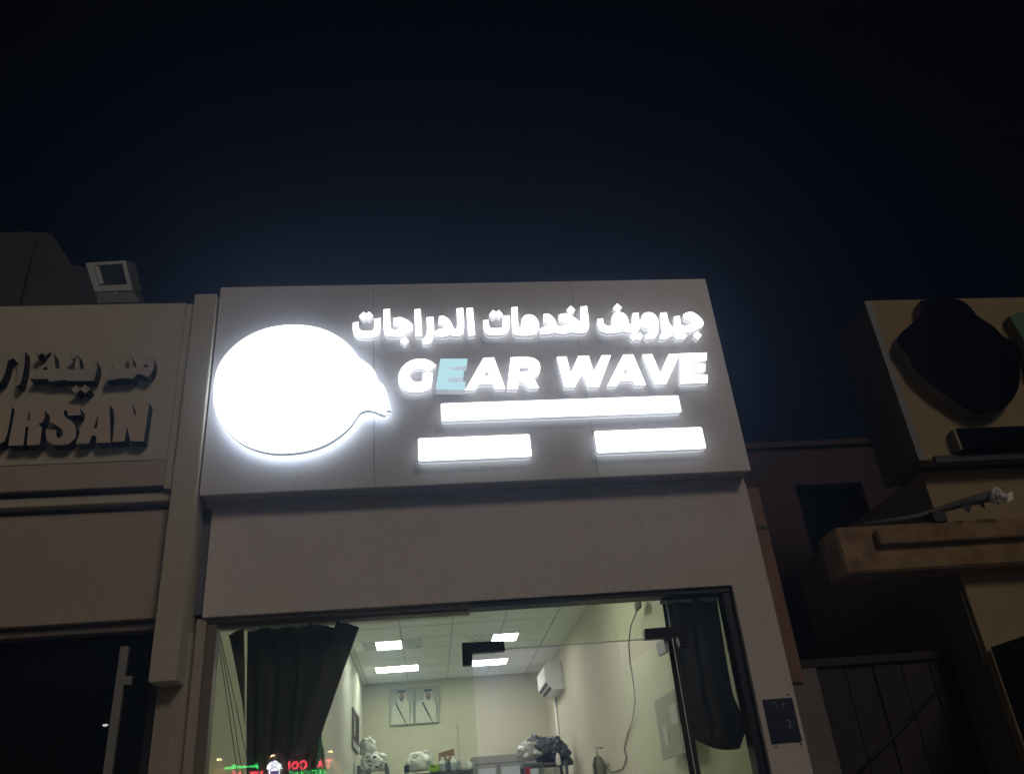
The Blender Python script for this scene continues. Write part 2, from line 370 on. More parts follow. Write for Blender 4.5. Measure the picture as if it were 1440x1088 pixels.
# the open glass door, hinged by the right sidelight and swung into the shop
hd = P(941, 903, YG); far = PZ(873, 937, ZDOOR)
hinge = Vector((XD1-.035, YG+.03, 0)); fardir = Vector((far.x, far.y, 0)) - hinge; fardir.normalize(); nrm = Vector((-fardir.y, fardir.x, 0))
W = .92
def doorbox(name, s0, s1, t0, t1, z0, z1, m, parent):
    c = []
    for z in (z0, z1):
        for s, t in ((s0, t0), (s1, t0), (s1, t1), (s0, t1)):
            q = hinge + fardir*s + nrm*t; c.append((q.x, q.y, z))
    return hexa(name, c, m, parent)
door = doorbox('glass_door', 0, W, 0, .010, .16, ZDOOR-.012, MT['glass'], shop)
doorbox('door_patch', -.01, .13, -.008, .018, ZDOOR-.085, ZDOOR-.004, MT['steel'], door)
doorbox('handle', W-.11, W-.08, -.06, -.03, .8, 1.5, MT['steel'], door)

# ================================================================ the lit sign
SD = .075
arabic = thing('arabic_sign', 'row of white glowing Arabic channel letters on the grey sign panel', 'sign', (1.0, 0, 4.9))
A2 = [ # traced in crop 1 (480,400 at 4.8)
 [[(78,258),(115,252),(118,298),(135,312),(210,312),(222,295),(220,232),(265,226),(262,300),(250,340),(220,357),(120,357),(88,340),(76,310)]],
 [[(120,212),(150,185),(170,197),(188,183),(214,210),(188,238),(168,225),(148,240)]],
 [[(350,228),(400,217),(450,240),(485,272),(478,305),(440,330),(420,348),(310,348),(285,330),(285,168),(328,165),(330,290),(345,305),(380,303),(410,290),(385,268),(352,270)]],
 [[(427,353),(456,380),(428,408),(397,382)]],
 [[(493,168),(535,165),(545,345),(500,348)]],
 [[(575,222),(622,218),(628,330),(612,380),(590,400),(553,402),(543,375),(572,350),(580,300)]],
 [[(660,215),(690,208),(735,240),(755,290),(770,302),(785,290),(778,162),(822,158),(832,310),(805,345),(760,345),(735,335),(700,350),(640,348),(630,320),(655,300),(690,298),(700,285),(685,262),(655,262)]],
 [[(845,160),(888,157),(903,338),(858,345)]],
 [[(957,242),(992,238),(998,285),(1015,295),(1080,295),(1092,280),(1090,212),(1135,208),(1138,280),(1128,315),(1100,337),(1000,340),(970,322),(960,290)]],
 [[(998,205),(1022,172),(1045,185),(1065,172),(1088,200),(1065,222),(1045,212),(1020,228)]],
 [[(1148,155),(1188,150),(1195,285),(1215,288),(1215,235),(1240,205),(1275,200),(1310,215),(1335,255),(1335,300),(1310,335),(1260,342),(1180,340),(1155,320)], [(1262,262),(1285,262),(1290,285),(1265,288)]],
]
A3 = [ # crop 2 (740,400 at 4.8)
 [[(118,200),(150,194),(190,225),(205,270),(225,282),(300,270),(255,248),(222,238),(220,205),(262,192),(310,212),(358,245),(372,270),(368,150),(410,145),(428,280),(412,315),(380,326),(330,322),(300,318),(270,330),(215,328),(190,318),(160,330),(100,332),(92,300),(120,282),(150,278),(150,255),(118,245)]],
 [[(300,143),(330,170),(303,205),(274,172)]],
 [[(480,234),(518,228),(522,265),(545,280),(585,275),(575,240),(582,205),(610,188),(645,186),(675,205),(690,240),(690,265),(715,268),(718,195),(757,190),(768,280),(760,310),(735,322),(690,318),(650,312),(600,325),(530,325),(495,305),(482,270)], [(622,232),(648,230),(652,254),(627,256)]],
 [[(614,128),(645,155),(615,185),(587,158)]],
 [[(725,325),(748,334),(768,324),(790,347),(765,372),(742,364),(722,377),(700,352)]],
 [[(775,220),(795,192),(835,185),(870,200),(893,240),(896,290),(888,335),(865,362),(815,368),(800,345),(830,325),(845,300),(800,290),(778,265)], [(820,232),(845,232),(852,256),(825,258)]],
 [[(905,192),(948,188),(962,262),(985,285),(1005,282),(998,216),(1036,212),(1045,270),(1070,282),(1130,262),(1105,238),(1068,232),(1062,200),(1100,182),(1140,192),(1196,240),(1196,282),(1150,302),(1110,318),(1010,320),(980,330),(965,352),(935,368),(905,365),(900,345),(925,322),(918,262)]],
 [[(1020,324),(1042,330),(1062,322),(1085,345),(1062,368),(1040,360),(1020,370),(998,347)]],
 [[(1155,315),(1184,342),(1158,370),(1128,344)]],
]
def letter(parent, loops, ox, oy, s, yf, yw, fm, sm, soft=58, name='letter', back=None, gap=.036):
    ls = [soften(px_loop(l, ox, oy, s, yf), soft) if soft else px_loop(l, ox, oy, s, yf) for l in loops]
    bm = bmesh.new(); prism_bm(bm, ls, yf+.005, yw-gap if back else yw)
    side = fin(name, bm, sm, parent)
    if back:                                     # glowing slab added to put a bloom-like halo on the panel
        bm = bmesh.new(); prism_bm(bm, ls, yw-gap+.0005, yw-gap+.005); fin('halo_glow', bm, back, side)
        v = ls[0]; cx_ = sum(p[0] for p in v)/len(v); cz_ = sum(p[1] for p in v)/len(v)
        bm = bmesh.new(); bx(bm, v[0][0]*.5+cx_*.5-.004, v[0][0]*.5+cx_*.5+.004, yw-gap+.0055, .001, v[0][1]*.5+cz_*.5-.004, v[0][1]*.5+cz_*.5+.004); fin('stud', bm, MT['steel'], side)
    bm = bmesh.new(); prism_bm(bm, ls, yf, yf+.004)
    fin('face', bm, fm, side)
    return side
for l in A2: letter(arabic, l, 480, 400, 4.8, -SD, -.002, MT['lit_white'], MT['lit_side'], back=MT['halo_glow'])
for l in A3: letter(arabic, l, 740, 400, 4.8, -SD, -.002, MT['lit_white'], MT['lit_side'], back=MT['halo_glow'])
eng = thing('latin_sign', 'bold glowing GEAR WAVE channel letters with one dim cyan letter', 'sign', (1.1, 0, 4.4))
G2 = [('w', [[(640,545),(605,515),(565,502),(520,500),(470,510),(425,540),(395,580),(383,625),(388,670),(410,702),(450,722),(500,727),(550,722),(590,708),(608,692),(617,597),(551,599),(548,650),(525,660),(495,658),(470,640),(460,612),(470,585),(495,568),(525,562),(555,568),(585,585)]]),
 ('c', [[(668,500),(852,500),(846,548),(733,552),(730,578),(828,580),(824,622),(722,628),(718,660),(838,656),(830,708),(637,706)]]),
 ('w', [[(960,495),(1030,492),(1106,700),(1038,702),(1022,668),(927,671),(906,706),(836,711)], [(985,560),(1005,615),(957,618)]]),
 ('w', [[(1143,492),(1250,488),(1300,495),(1335,520),(1345,560),(1335,605),(1300,632),(1334,695),(1265,700),(1225,655),(1195,657),(1190,703),(1120,704)], [(1205,545),(1260,543),(1275,560),(1265,585),(1200,590)]])]
G3 = [[[(207,487),(272,486),(300,600),(352,482),(422,480),(455,590),(510,478),(572,477),(492,688),(415,690),(380,588),(328,690),(258,692)]],
 [[(655,473),(722,472),(808,675),(738,678),(718,645),(632,648),(610,682),(547,685)], [(680,545),(702,598),(652,601)]],
 [[(785,472),(850,470),(905,598),(962,470),(1037,468),(945,668),(868,673)]],
 [[(1042,465),(1220,460),(1218,510),(1115,515),(1112,540),(1208,535),(1208,583),(1112,590),(1110,615),(1222,608),(1224,660),(1040,668)]]]
for k, l in G2:
    o = letter(eng, l, 480, 400, 4.8, -SD, -.002, MT['lit_cyan' if k == 'c' else 'lit_white'], MT['lit_cyan_side' if k == 'c' else 'lit_side'], 42, back=None if k == 'c' else MT['halo_glow'])
    if k == 'c': o['label'] = 'dim pale cyan letter E'
for l in G3: letter(eng, l, 740, 400, 4.8, -SD, -.002, MT['lit_white'], MT['lit_side'], 42, back=MT['halo_glow'])
logo = thing('logo_sign', 'large overexposed white helmet shaped logo light beside the letters', 'sign', (-.4, 0, 4.3))
LG = [(72,620),(80,540),(105,470),(160,400),(235,340),(330,297),(420,280),(500,277),(580,285),(650,305),(715,340),(770,385),(800,425),(815,447),(860,475),(890,505),(905,540),(911,563),(935,580),(950,605),(960,640),(978,714),(955,708),(948,737),(925,730),(895,716),(865,710),(835,714),(815,728),(798,755),(770,795),(720,840),(650,885),(570,915),(480,930),(400,933),(320,922),(240,895),(180,855),(125,800),(90,740),(74,680)]
letter(logo, [LG], 280, 380, 3.626, -.11, -.002, MT['lit_white'], MT['lit_side_logo'], 52, 'logo_body', MT['halo_glow_logo'], .06)
def sbox(label, pts, ox, oy, s, dots=()):
    t = thing('light_box', label, 'light box', tuple(P(ox+pts[0][0]/s, oy+pts[0][1]/s, 0)), 'plain light boxes under the letters')
    l = px_loop(pts, ox, oy, s, -.085)
    zt = (l[0][1]+l[1][1])/2; zb = (l[2][1]+l[3][1])/2; xa = (l[0][0]+l[3][0])/2; xb = (l[1][0]+l[2][0])/2; r = .012
    lp = []
    for cx, cz, a0 in ((xb-r, zt-r, 0), (xa+r, zt-r, 90), (xa+r, zb+r, 180), (xb-r, zb+r, 270)):
        for k in range(4): a = math.radians(a0+k*30); lp.append((cx+r*math.cos(a), cz+r*math.sin(a)))
    prism('box_body', [lp], -.079, -.038, MT['lit_side_box'], t)
    prism('halo_glow', [lp], -.0375, -.033, MT['halo_glow'], t)  # added glowing slab, spreads a halo behind the box
    box('stud', xa+.05, xb-.05, -.0325, .001, (zt+zb)/2-.005, (zt+zb)/2+.005, MT['steel'], t)
    prism('face', [lp], -.085, -.080, MT['lit_white'], t)
    for q in dots:
        v = P(ox+q[0]/s, oy+q[1]/s, -.085); prism('screw', [disc_loop(v.x, v.z, .0045, 10)], -.088, -.0852, MT['steel'], t)
sbox('longest blank white light box right under the GEAR WAVE letters', [(221,243),(1146,209),(1158,272),(224,310)], 540, 480, 2.769)
sbox('lower blank white light box nearer the round logo', [(132,378),(567,360),(575,446),(135,465)], 540, 480, 2.769, ((235,418),(330,434),(407,431),(485,428),(540,408)))
sbox('lower blank white light box nearer the alley end of the panel', [(821,348),(1239,334),(1253,416),(828,432)], 540, 480, 2.769)

# ================================================================ left neighbour
left = thing('neighbour_shop', 'dark unlit tan shop front with raised URSAN letters beside the lit shop', 'building', (-2.6, .2, 0))
ZLT = P(150, 428, .0).z
box('pilaster', -1.535, -1.386, -.04, .44, P(235, 957, -.04).z, P(290, 413, -.04).z, MT['left_tan'], left, bevel=.004)
box('pilaster_core', -1.53, -1.365, .13, .60, .13, P(235, 957, -.04).z+.3, MT['render_tan'], left)
XLE = -4.9
ZS1 = P(125, 686, 0).z; ZS2 = P(125, 708, .05).z; ZS3 = P(110, 874, .10).z
box('sign_panel', XLE, -1.60, 0, .03, P(125, 650, 0).z, ZLT, MT['left_tan'], left, bevel=.002)
box('sign_panel', XLE, -1.60, .002, .03, ZS1, P(125, 650, 0).z-.003, MT['left_mauve'], left, bevel=.002)
box('panel_end', -1.598, -1.537, .012, .3, ZS1-.02, ZLT-.003, MT['left_tan'], left)
box('panel_backing', XLE, -1.60, .032, .42, ZS1+.012, ZLT-.008, MT['left_mauve'], left)
box('drip_strip', XLE, -1.537, .055, .3, ZS2, ZS1-.025, MT['left_tan'], left, bevel=.003)
box('fascia', XLE, -1.537, .12, .42, ZS3, ZS2-.03, MT['left_mauve'], left, bevel=.003)
box('frame_head', XLE, -1.54, .17, .34, ZS3-.055, ZS3-.012, MT['alu_brown'], left, bevel=.003)
box('frame_jamb', -1.60, -1.536, .20, .34, .13, ZS3-.06, MT['alu_dark'], left, bevel=.003)
box('shop_window', XLE, -1.605, .25, .262, .15, ZS3-.06, MT['glass_dark'], left)
def vbar(name, a, b, Y, wpx, m, parent, d=.05):
    p, q = P(*a, Y), P(*b, Y); x = (p.x+q.x)/2; w = wpx/1161*(5+Y)*.98
    return box(name, x-w/2, x+w/2, Y, Y+d, .14, max(p.z, q.z), m, parent, bevel=.003)
vbar('mullion', (176, 908), (156, 1040), .21, 11, MT['steel'], left, .035)
vbar('mullion', (84, 985), (72, 1088), .42, 11, MT['alu_brown'], left, .04)
box('patch_fitting', P(174, 951, .20).x, P(186, 951, .20).x, .198, .23, P(180, 962, .2).z, P(180, 950, .2).z, MT['steel'], left)
hexa('hung_board', [P(35, 983, .55), P(104, 978, .55), P(108, 948, .55), P(38, 953, .55), P(35, 983, .60), P(104, 978, .60), P(108, 948, .60), P(38, 953, .60)], MT['alu_brown'], left)
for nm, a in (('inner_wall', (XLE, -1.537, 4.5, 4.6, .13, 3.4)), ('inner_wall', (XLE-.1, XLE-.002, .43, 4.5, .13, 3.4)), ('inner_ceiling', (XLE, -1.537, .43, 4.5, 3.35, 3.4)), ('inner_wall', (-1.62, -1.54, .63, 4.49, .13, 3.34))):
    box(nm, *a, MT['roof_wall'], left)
box('roof_slab', XLE, -1.54, .43, 5, 3.405, 3.6, MT['concrete_dark'], left)
b_ = P(148, 1019, .5)
t = thing('glint_bulb', 'tiny glowing bulb added for a lamp reflection in the dark shop window', 'lamp', (b_.x, b_.y, b_.z))  # bulb added in place of a lamp mirrored in the glass
bm = bmesh.new(); bmesh.ops.create_uvsphere(bm, u_segments=10, v_segments=6, radius=.5, matrix=Matrix.Translation(b_) @ Matrix.Diagonal((.034, .018, .014, 1))); fin('bulb', bm, emit('glint_white', (1, .95, .9), 5), t, True)
box('housing', b_.x-.02, b_.x+.02, b_.y+.004, b_.y+.03, b_.z-.012, b_.z+.012, MT['black'], t)
# raised letters
MT['left_letter'] = mat('tan_letter_face', (.50, .40, .31), .6, .08)
MT['left_letter_grey'] = mat('grey_letter_face', (.42, .385, .325), .6, .08)
MT['letter_black'] = mat('black_letter_side', (.018, .018, .024), .6, .1)
LD = .085
t = thing('latin_lettering', 'unlit raised tan letters URSAN with black sides', 'sign', (-2.3, 0, 4.1))
for l in ([[(935,610),(1055,612),(1090,725),(1100,605),(1200,605),(1155,918),(1050,915),(1020,790),(1003,915),(905,922)]],
          [[(720,620),(880,618),(890,925),(778,930),(772,870),(735,872),(718,933),(610,938)], [(790,700),(782,810),(752,812)]],
          [[(650,705),(645,650),(600,625),(500,622),(430,650),(400,700),(405,760),(470,800),(505,825),(505,870),(480,888),(455,885),(450,825),(370,825),(370,890),(400,935),(470,950),(550,940),(605,895),(615,830),(595,770),(540,735),(510,700),(515,670),(540,665),(545,710)]],
          [[(125,645),(325,640),(360,665),(360,725),(340,765),(305,778),(338,805),(318,945),(215,948),(230,800),(205,800),(185,950),(65,952)], [(245,690),(235,748),(218,748),(230,690)]],
          [[(95,640),(-30,645),(-55,870),(-75,885),(-90,870),(-65,648),(-190,650),(-215,880),(-190,930),(-110,958),(-30,950),(30,920),(60,860)]]):
    letter(t, l, 0, 460, 5.725, -LD, -.002, MT['left_letter'], MT['letter_black'], 40)
t = thing('arabic_lettering', 'unlit raised grey Arabic letters with black sides over URSAN', 'sign', (-2.3, 0, 4.6))
dm = lambda x, y, r: [[(x, y-r), (x+r*1.1, y), (x, y+r), (x-r*1.1, y)]]
for l in ([[(840,402),(868,330),(895,295),(915,332),(1042,330),(1030,190),(1062,230),(1078,322),(1120,318),(1145,270),(1190,240),(1230,240),(1240,290),(1230,350),(1190,402),(1140,378),(1100,375),(1070,415),(990,405),(860,428)], [(1155,303),(1188,300),(1190,320),(1162,322)]],
          [[(235,415),(290,330),(370,290),(400,230),(432,205),(445,330),(600,340),(610,250),(635,240),(645,338),(715,333),(735,275),(775,268),(785,330),(752,430),(540,432),(520,420),(400,436),(380,415)], [(345,328),(380,320),(382,342),(345,344)]],
          dm(305, 205, 30), dm(370, 200, 30), dm(590, 222, 34), dm(610, 500, 36), dm(685, 497, 36),
          [[(145,225),(200,190),(196,330),(160,460),(128,470),(150,330)]],
          [[(-60,200),(55,190),(105,245),(62,270),(40,370),(5,440),(-60,455),(-20,330)]]):
    letter(t, l, 0, 460, 5.725, -LD, -.002, MT['left_letter_grey'], MT['letter_black'], 40)
# roof: stair-head room and floodlight
YR = 3.0
def zx(x, y, Y): v = P(x, y, Y); return (v.x, v.z)
rl = [zx(-60, 329, YR), zx(38, 326, YR), zx(72, 328, YR), zx(92, 358, YR), zx(100, 372, YR), zx(122, 377, YR), zx(150, 385, YR), zx(188, 392, YR), zx(206, 428, YR), zx(212, 520, YR), zx(-60, 520, YR)]
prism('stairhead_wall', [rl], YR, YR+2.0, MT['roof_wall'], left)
box('stairhead_pilaster', P(30, 380, YR).x, P(42, 380, YR).x, YR-.05, YR-.002, 3.6, P(36, 328, YR).z-.1, MT['roof_wall'], left)
fl = thing('floodlight', 'unlit square floodlight aimed downward on the roof edge', 'floodlight', tuple(P(160, 425, .35)))
q = [P(121, 370, .30), P(177, 366.5, .30), P(187, 408, .42), P(134, 410, .42)]
bd = Vector((.03, .10, .07))
hexa('housing', [q[3], q[2], q[1], q[0], q[3]+bd, q[2]+bd, q[1]+bd, q[0]+bd], MT['steel'], fl, bevel=.004)
cn = sum(q, Vector())/4; nn = (q[1]-q[0]).cross(q[3]-q[0]).normalized()
if nn.y > 0: nn = -nn
def sub(q, u0, u1, v0, v1, off):
    def at(u, v): return q[0].lerp(q[1], u).lerp(q[3].lerp(q[2], u), v) + nn*off
    return [at(u0, v1), at(u1, v1), at(u1, v0), at(u0, v0)]
MT['flood_rim'] = mat('pale_grey_rim', (.68, .74, .74), .45, .08)
MT['flood_glass'] = mat('dark_lamp_glass', (.05, .06, .065), .25, .1, spec=.5)
for (u0, u1, v0, v1) in ((0, 1, 0, .10), (0, .16, .101, .80), (.90, 1, .101, .80), (0, 1, .801, 1)):
    f_ = sub(q, u0, u1, v0, v1, .014); k_ = sub(q, u0, u1, v0, v1, .0015)
    hexa('rim', [*f_, *k_], MT['flood_rim'], fl)
hexa('lamp_glass', [*sub(q, .165, .895, .105, .795, .006), *sub(q, .165, .895, .105, .795, .0015)], MT['flood_glass'], fl)
hexa('reflector', [*sub(q, .18, .30, .13, .74, .012), *sub(q, .18, .30, .13, .74, .007)], MT['white'], fl)
pm = P(160, 420, .40)
hexa('bracket', [P(137, 426, .36), P(196, 424, .36), P(188, 409, .42), P(136, 411, .42), P(137, 426, .40), P(196, 424, .40), P(188, 409, .46), P(136, 411, .46)], MT['concrete_dark'], fl)
tube('bracket_post', [(pm.x, .42, 3.6), (pm.x, .42, P(160, 412, .42).z)], .02, MT['steel'], fl)

# ================================================================ right neighbour across the alley
right = thing('corner_building', 'dark yellowish rendered shop building across the narrow alley', 'building', (4.4, .4, 0))
XRB = P(1256, 540, 0).x
ZRT = P(1330, 420, 0).z; ZRB = P(1366, 644, 0).z
box('sign_wall', XRB+.03, 7.5, 0, .5, ZRB, ZRT, MT['right_tan'], right, bevel=.004)
sd = P(1256, 540, 0)
hexa('sign_box_side', [(XRB-.002, .02, ZRB-.002), (XRB+.028, .001, ZRB-.002), (XRB+.028, .5, ZRB-.002), (XRB-.002, .5, ZRB-.002), (XRB-.002, .02, ZRT-.02), (XRB+.028, .001, ZRT-.002), (XRB+.028, .5, ZRT-.002), (XRB-.002, .5, ZRT-.02)], MT['right_side_shade'], right)
box('corner_trim', XRB-.006, XRB+.045, -.006, -.001, ZRB, ZRT-.01, MT['corner_trim'], right)
box('sign_sill', XRB+.1, 7.5, -.03, -.001, ZRB-.035, ZRB+.02, MT['alu_dark'], right, bevel=.003)
XRW = P(1303, 685, .12).x
ZCT = P(1400, 725, -.1).z
box('upper_wall', XRW, 7.5, .12, 3.2, 2.6, ZRB-.037, MT['right_tan'], right)
ZC0, ZC1 = P(1190, 806, -.15).z, P(1176, 741, -.15).z
YCN = -.15
XC0 = P(1182, 770, YCN).x
box('canopy_slab', XC0, 7.5, YCN, .115, ZC0, ZC1, MT['right_rust'], right, bevel=.01)
box('canopy_edge', P(1228, 750, YCN).x, 7.5, YCN-.05, YCN-.002, P(1300, 760, YCN).z-.02, P(1300, 745, YCN).z+.01, MT['right_rust'], right, bevel=.006)
XLW = P(1365, 850, .0).x
box('lower_wall', XLW, 7.5, 0, 3.0, .13, ZC0-.003, MT['right_tan'], right)
box('lower_side', XLW-.02, XLW-.002, .03, 3.0, .13, ZC0-.003, MT['right_side_shade'], right)
# dark helmet shaped unlit sign and its neighbours
t = thing('logo_sign', 'big unlit black helmet shaped logo on the corner building', 'sign', (5.0, 0, 4.4))
letter(t, [[(312,95),(370,85),(520,82),(580,105),(620,150),(650,190),(740,240),(800,310),(880,345),(915,390),(895,470),(900,560),(880,640),(830,710),(760,750),(660,765),(580,735),(500,680),(420,625),(340,560),(270,490),(235,410),(190,370),(175,310),(210,270),(250,240),(320,170)]], 1220, 400, 4.186, -.10, -.002, MT['logo_dark'], MT['logo_side'], 60, 'logo_body')
t = thing('light_box', 'unlit black strip sign under the black logo', 'light box', (5.2, 0, 4.0))
v0, v1 = P(1344, 602, -.08), P(1350, 632, -.08)
box('box_body', v0.x, 7.2, -.08, -.002, v1.z, v0.z, MT['logo_dark'], t, bevel=.004)
box('end_cap', v0.x-.02, v0.x-.001, -.075, -.002, v1.z+.004, v0.z-.004, MT['logo_side'], t)
MT['green'] = mat('dark_green_acrylic', (.02, .10, .05), .4, .1)
t = thing('green_sign', 'corner of a dark green sign beside the black logo', 'sign', (5.9, 0, 4.8))
letter(t, [[(835,185),(900,158),(1250,150),(1250,520),(960,520),(925,330)]], 1220, 400, 4.186, -.08, -.002, MT['green'], MT['logo_side'], 60, 'board')
# pole lamp on the canopy
t = thing('wall_lamp', 'old bracket lamp with white collar on a dark arm above the canopy', 'lamp', tuple(P(1310, 735, .1)))
arm = [P(1215, 738, -.1), P(1290, 726, -.1), P(1330, 714, -.12), P(1365, 704, -.2), P(1398, 696, -.25)]
tube('arm', arm, [.018, .018, .022, .030, .036], MT['cable_grey'], t, 10)
tube('conduit', [P(1270, 733, -.08), P(1325, 712, -.1), P(1372, 700, -.16)], .010, MT['steel'], t)
for a, b, c in (((1352, 712), (1362, 722), (1368, 708)), ((1370, 706), (1386, 716), (1382, 702))):
    hexa('clamp', [P(*a, -.22), P(*b, -.22), P(*c, -.22), P(a[0]+2, a[1]-5, -.22), P(*a, -.16), P(*b, -.16), P(*c, -.16), P(a[0]+2, a[1]-5, -.16)], MT['black'], t)
box('junction_box', P(1307, 735, -.1).x, P(1326, 735, -.1).x, -.16, -.06, P(1310, 738, -.1).z, P(1310, 723, -.1).z, MT['black'], t, bevel=.004)
hc_ = P(1402, 697, -.27); ax = (arm[-1]-arm[-2]).normalized()
def ring(name, c, ax, prof, m, parent, seg=20):
    a = ax.cross(Vector((0, 0, 1))).normalized(); b = ax.cross(a); bm = bmesh.new(); rs = []
    for s, r in prof: rs.append([bm.verts.new(c+ax*s+(a*math.cos(k*2*math.pi/seg)+b*math.sin(k*2*math.pi/seg))*r) for k in range(seg)])
    for A, B in zip(rs, rs[1:]):
        for k in range(seg): bm.faces.new((A[k], A[(k+1) % seg], B[(k+1) % seg], B[k]))
    return fin(name, bm, m, parent, True)
la = Vector((.35, -.75, -.35)).normalized()
ring('collar', hc_, la, [(-.02, .0), (-.02, .05), (.0, .058), (.012, .052), (.0, .036), (-.004, 0)], mat('old_white_enamel', (.62, .62, .60), .45, .2, 12), t)
bm = bmesh.new(); bmesh.ops.create_uvsphere(bm, u_segments=14, v_segments=9, radius=.026, matrix=Matrix.Translation(hc_+la*.03)); fin('bulb', bm, mat('frosted_bulb', (.7, .72, .72), .25, .05), t, True)
hq = [P(1416, 694, -.3), P(1424, 690, -.3), P(1426, 701, -.3), P(1417, 706, -.3)]
hexa('guard', [*hq, *[v+Vector((0, .03, 0)) for v in hq]], MT['white'], t, bevel=.003)
# alley: rear building, gate, side partition
rear = thing('rear_building', 'low dark reddish building at the back of the alley', 'building', (3.4, 2.6, 0))
YW = 2.4
w0, w1 = P(1118, 682, YW), P(1196, 742, YW); ZR = P(1130, 629, YW).z
xa, xb = X1+.012, 7.0
box('wall', xa, w0.x, YW, YW+.3, 0, ZR, MT['rear_wall_shade'], rear)
box('wall', w1.x+.25, xb, YW, YW+.3, 0, ZR, MT['rear_wall_shade'], rear)
box('wall', w0.x+.001, w1.x+.249, YW+.001, YW+.3, w0.z, ZR-.001, MT['rear_wall_shade'], rear)
box('wall', w0.x+.001, w1.x+.249, YW+.001, YW+.3, 0, w1.z-.3, MT['rear_wall_shade'], rear)
box('window', w0.x+.002, w1.x+.248, YW+.15, YW+.17, w1.z-.298, w0.z-.002, MT['logo_dark'], rear)
box('coping', xa, xb, YW-.04, YW+.34, ZR+.001, ZR+.06, MT['rear_wall_shade'], rear)
box('roof', xa, xb, YW+.31, YW+4, ZR-.25, ZR-.05, MT['concrete_dark'], rear)
gate = thing('alley_gate', 'dark brown steel gate closing the alley below the canopy', 'gate', (3.2, .35, 0))
YGT = .35
zg = P(1240, 925, YGT).z; xg0 = X1+.03; xg1 = P(1378, 912, YGT).x
box('top_rail', xg0, xg1, YGT-.03, YGT+.03, zg-.03, zg+.02, MT['gate'], gate, bevel=.004)
box('post', xg0+.01, P(1160, 1000, YGT).x, YGT-.028, YGT+.028, .13, zg-.031, MT['concrete_dark'], gate, bevel=.004)
xq = P(1160, 1000, YGT).x+.004; n = 6
for i in range(n):
    a = xq+(xg1-xq)*i/n; b = xq+(xg1-xq)*(i+1)/n
    box('gate_panel', a+.004, b-.004, YGT-.004+.006*(i % 2), YGT+.010+.006*(i % 2), .18, zg-.032, MT['gate'], gate, bevel=.002)
tube('diagonal_bar', [P(1364, 922, YGT-.04), P(1240, 1052, YGT-.04), P(1190, 1105, YGT-.04)], .010, MT['black'], gate)  # thin black diagonal bar across the gate
part = thing('steel_partition', 'dark blue sheet steel partition standing out from the corner building', 'fence', (XLW, -.8, 0))
pz = P(1387, 911, .0).z
for i in range(5):
    y0 = -.02-.42*i
    box('sheet', XLW+.02+.008*(i % 2), XLW+.035+.008*(i % 2), y0-.41, y0, .14, pz, MT['steel_blue'], part)
    box('post', XLW+.045, XLW+.085, y0-.42, y0-.38, .13, pz-.02, MT['steel_blue'], part)

# ================================================================ blue number plaque on the pier
t = thing('number_plaque', 'small blue door number plaque on the tan pier', 'plaque', tuple(P(1100, 1010, .15)))
pq = [P(1074.5, 984, .13), P(1115, 979, .13), P(1128, 1040, .13), P(1087, 1045, .13)]
px0 = (pq[0].x+pq[3].x)/2; px1 = (pq[1].x+pq[2].x)/2; pz1 = (pq[0].z+pq[1].z)/2; pz0 = (pq[2].z+pq[3].z)/2
H3 = pz1-pz0; c1 = pz1-H3*.39; c2 = pz1-H3*.80
for a, b in ((c1+.002, pz1), (c2+.002, c1-.002), (pz0, c2-.002)):
    box('plate', px0, px1, .138, .150, a, b, MT['plaque'], t, bevel=.0015)
box('backing', px0-.004, px1+.004, .146, .1515, pz0-.004, pz1+.004, MT['steel'], t)
def wr(s, cx, cz, w, h, y, parent, m, name='numeral', rot=0):
    me = fit_mesh(text_mesh(s, .1, .0008), w, h); o = link(name, me, m, parent)
    o.rotation_euler = (math.radians(90), rot, 0); o.location = Vector((cx, y, cz)) - base_of(parent); return o
wr('2', px0+(px1-px0)*.70, (c1+c2)/2, .030, .045, .1365, t, MT['ink_white'])
zt_ = (c1+pz1)/2; xm_ = px0+(px1-px0)*.62
tube('numeral', [(xm_-.012, .136, zt_+.018), (xm_-.004, .136, zt_+.006), (xm_+.010, .136, zt_+.020)], .0028, MT['ink_white'], t)
tube('numeral', [(xm_-.004, .136, zt_+.006), (xm_+.004, .136, zt_-.022)], .0028, MT['ink_white'], t)
tube('numeral', [(xm_-.055, .136, pz1-.012), (xm_-.040, .136, zt_-.004), (xm_-.030, .136, zt_-.024)], .0024, MT['ink_white'], t)
tube('numeral', [(xm_-.080, .136, pz1-.014), (xm_-.074, .136, pz1-.035)], .0018, MT['ink_white'], t)
for x, y in ((1108.5, 976), (1091, 1050), (1126, 1046)):
    v = P(x, y, .15); o = prism('screw', [disc_loop(v.x, v.z, .006, 10)], .146, .1515, MT['black'], t)
v = P(1112, 1067, .15)

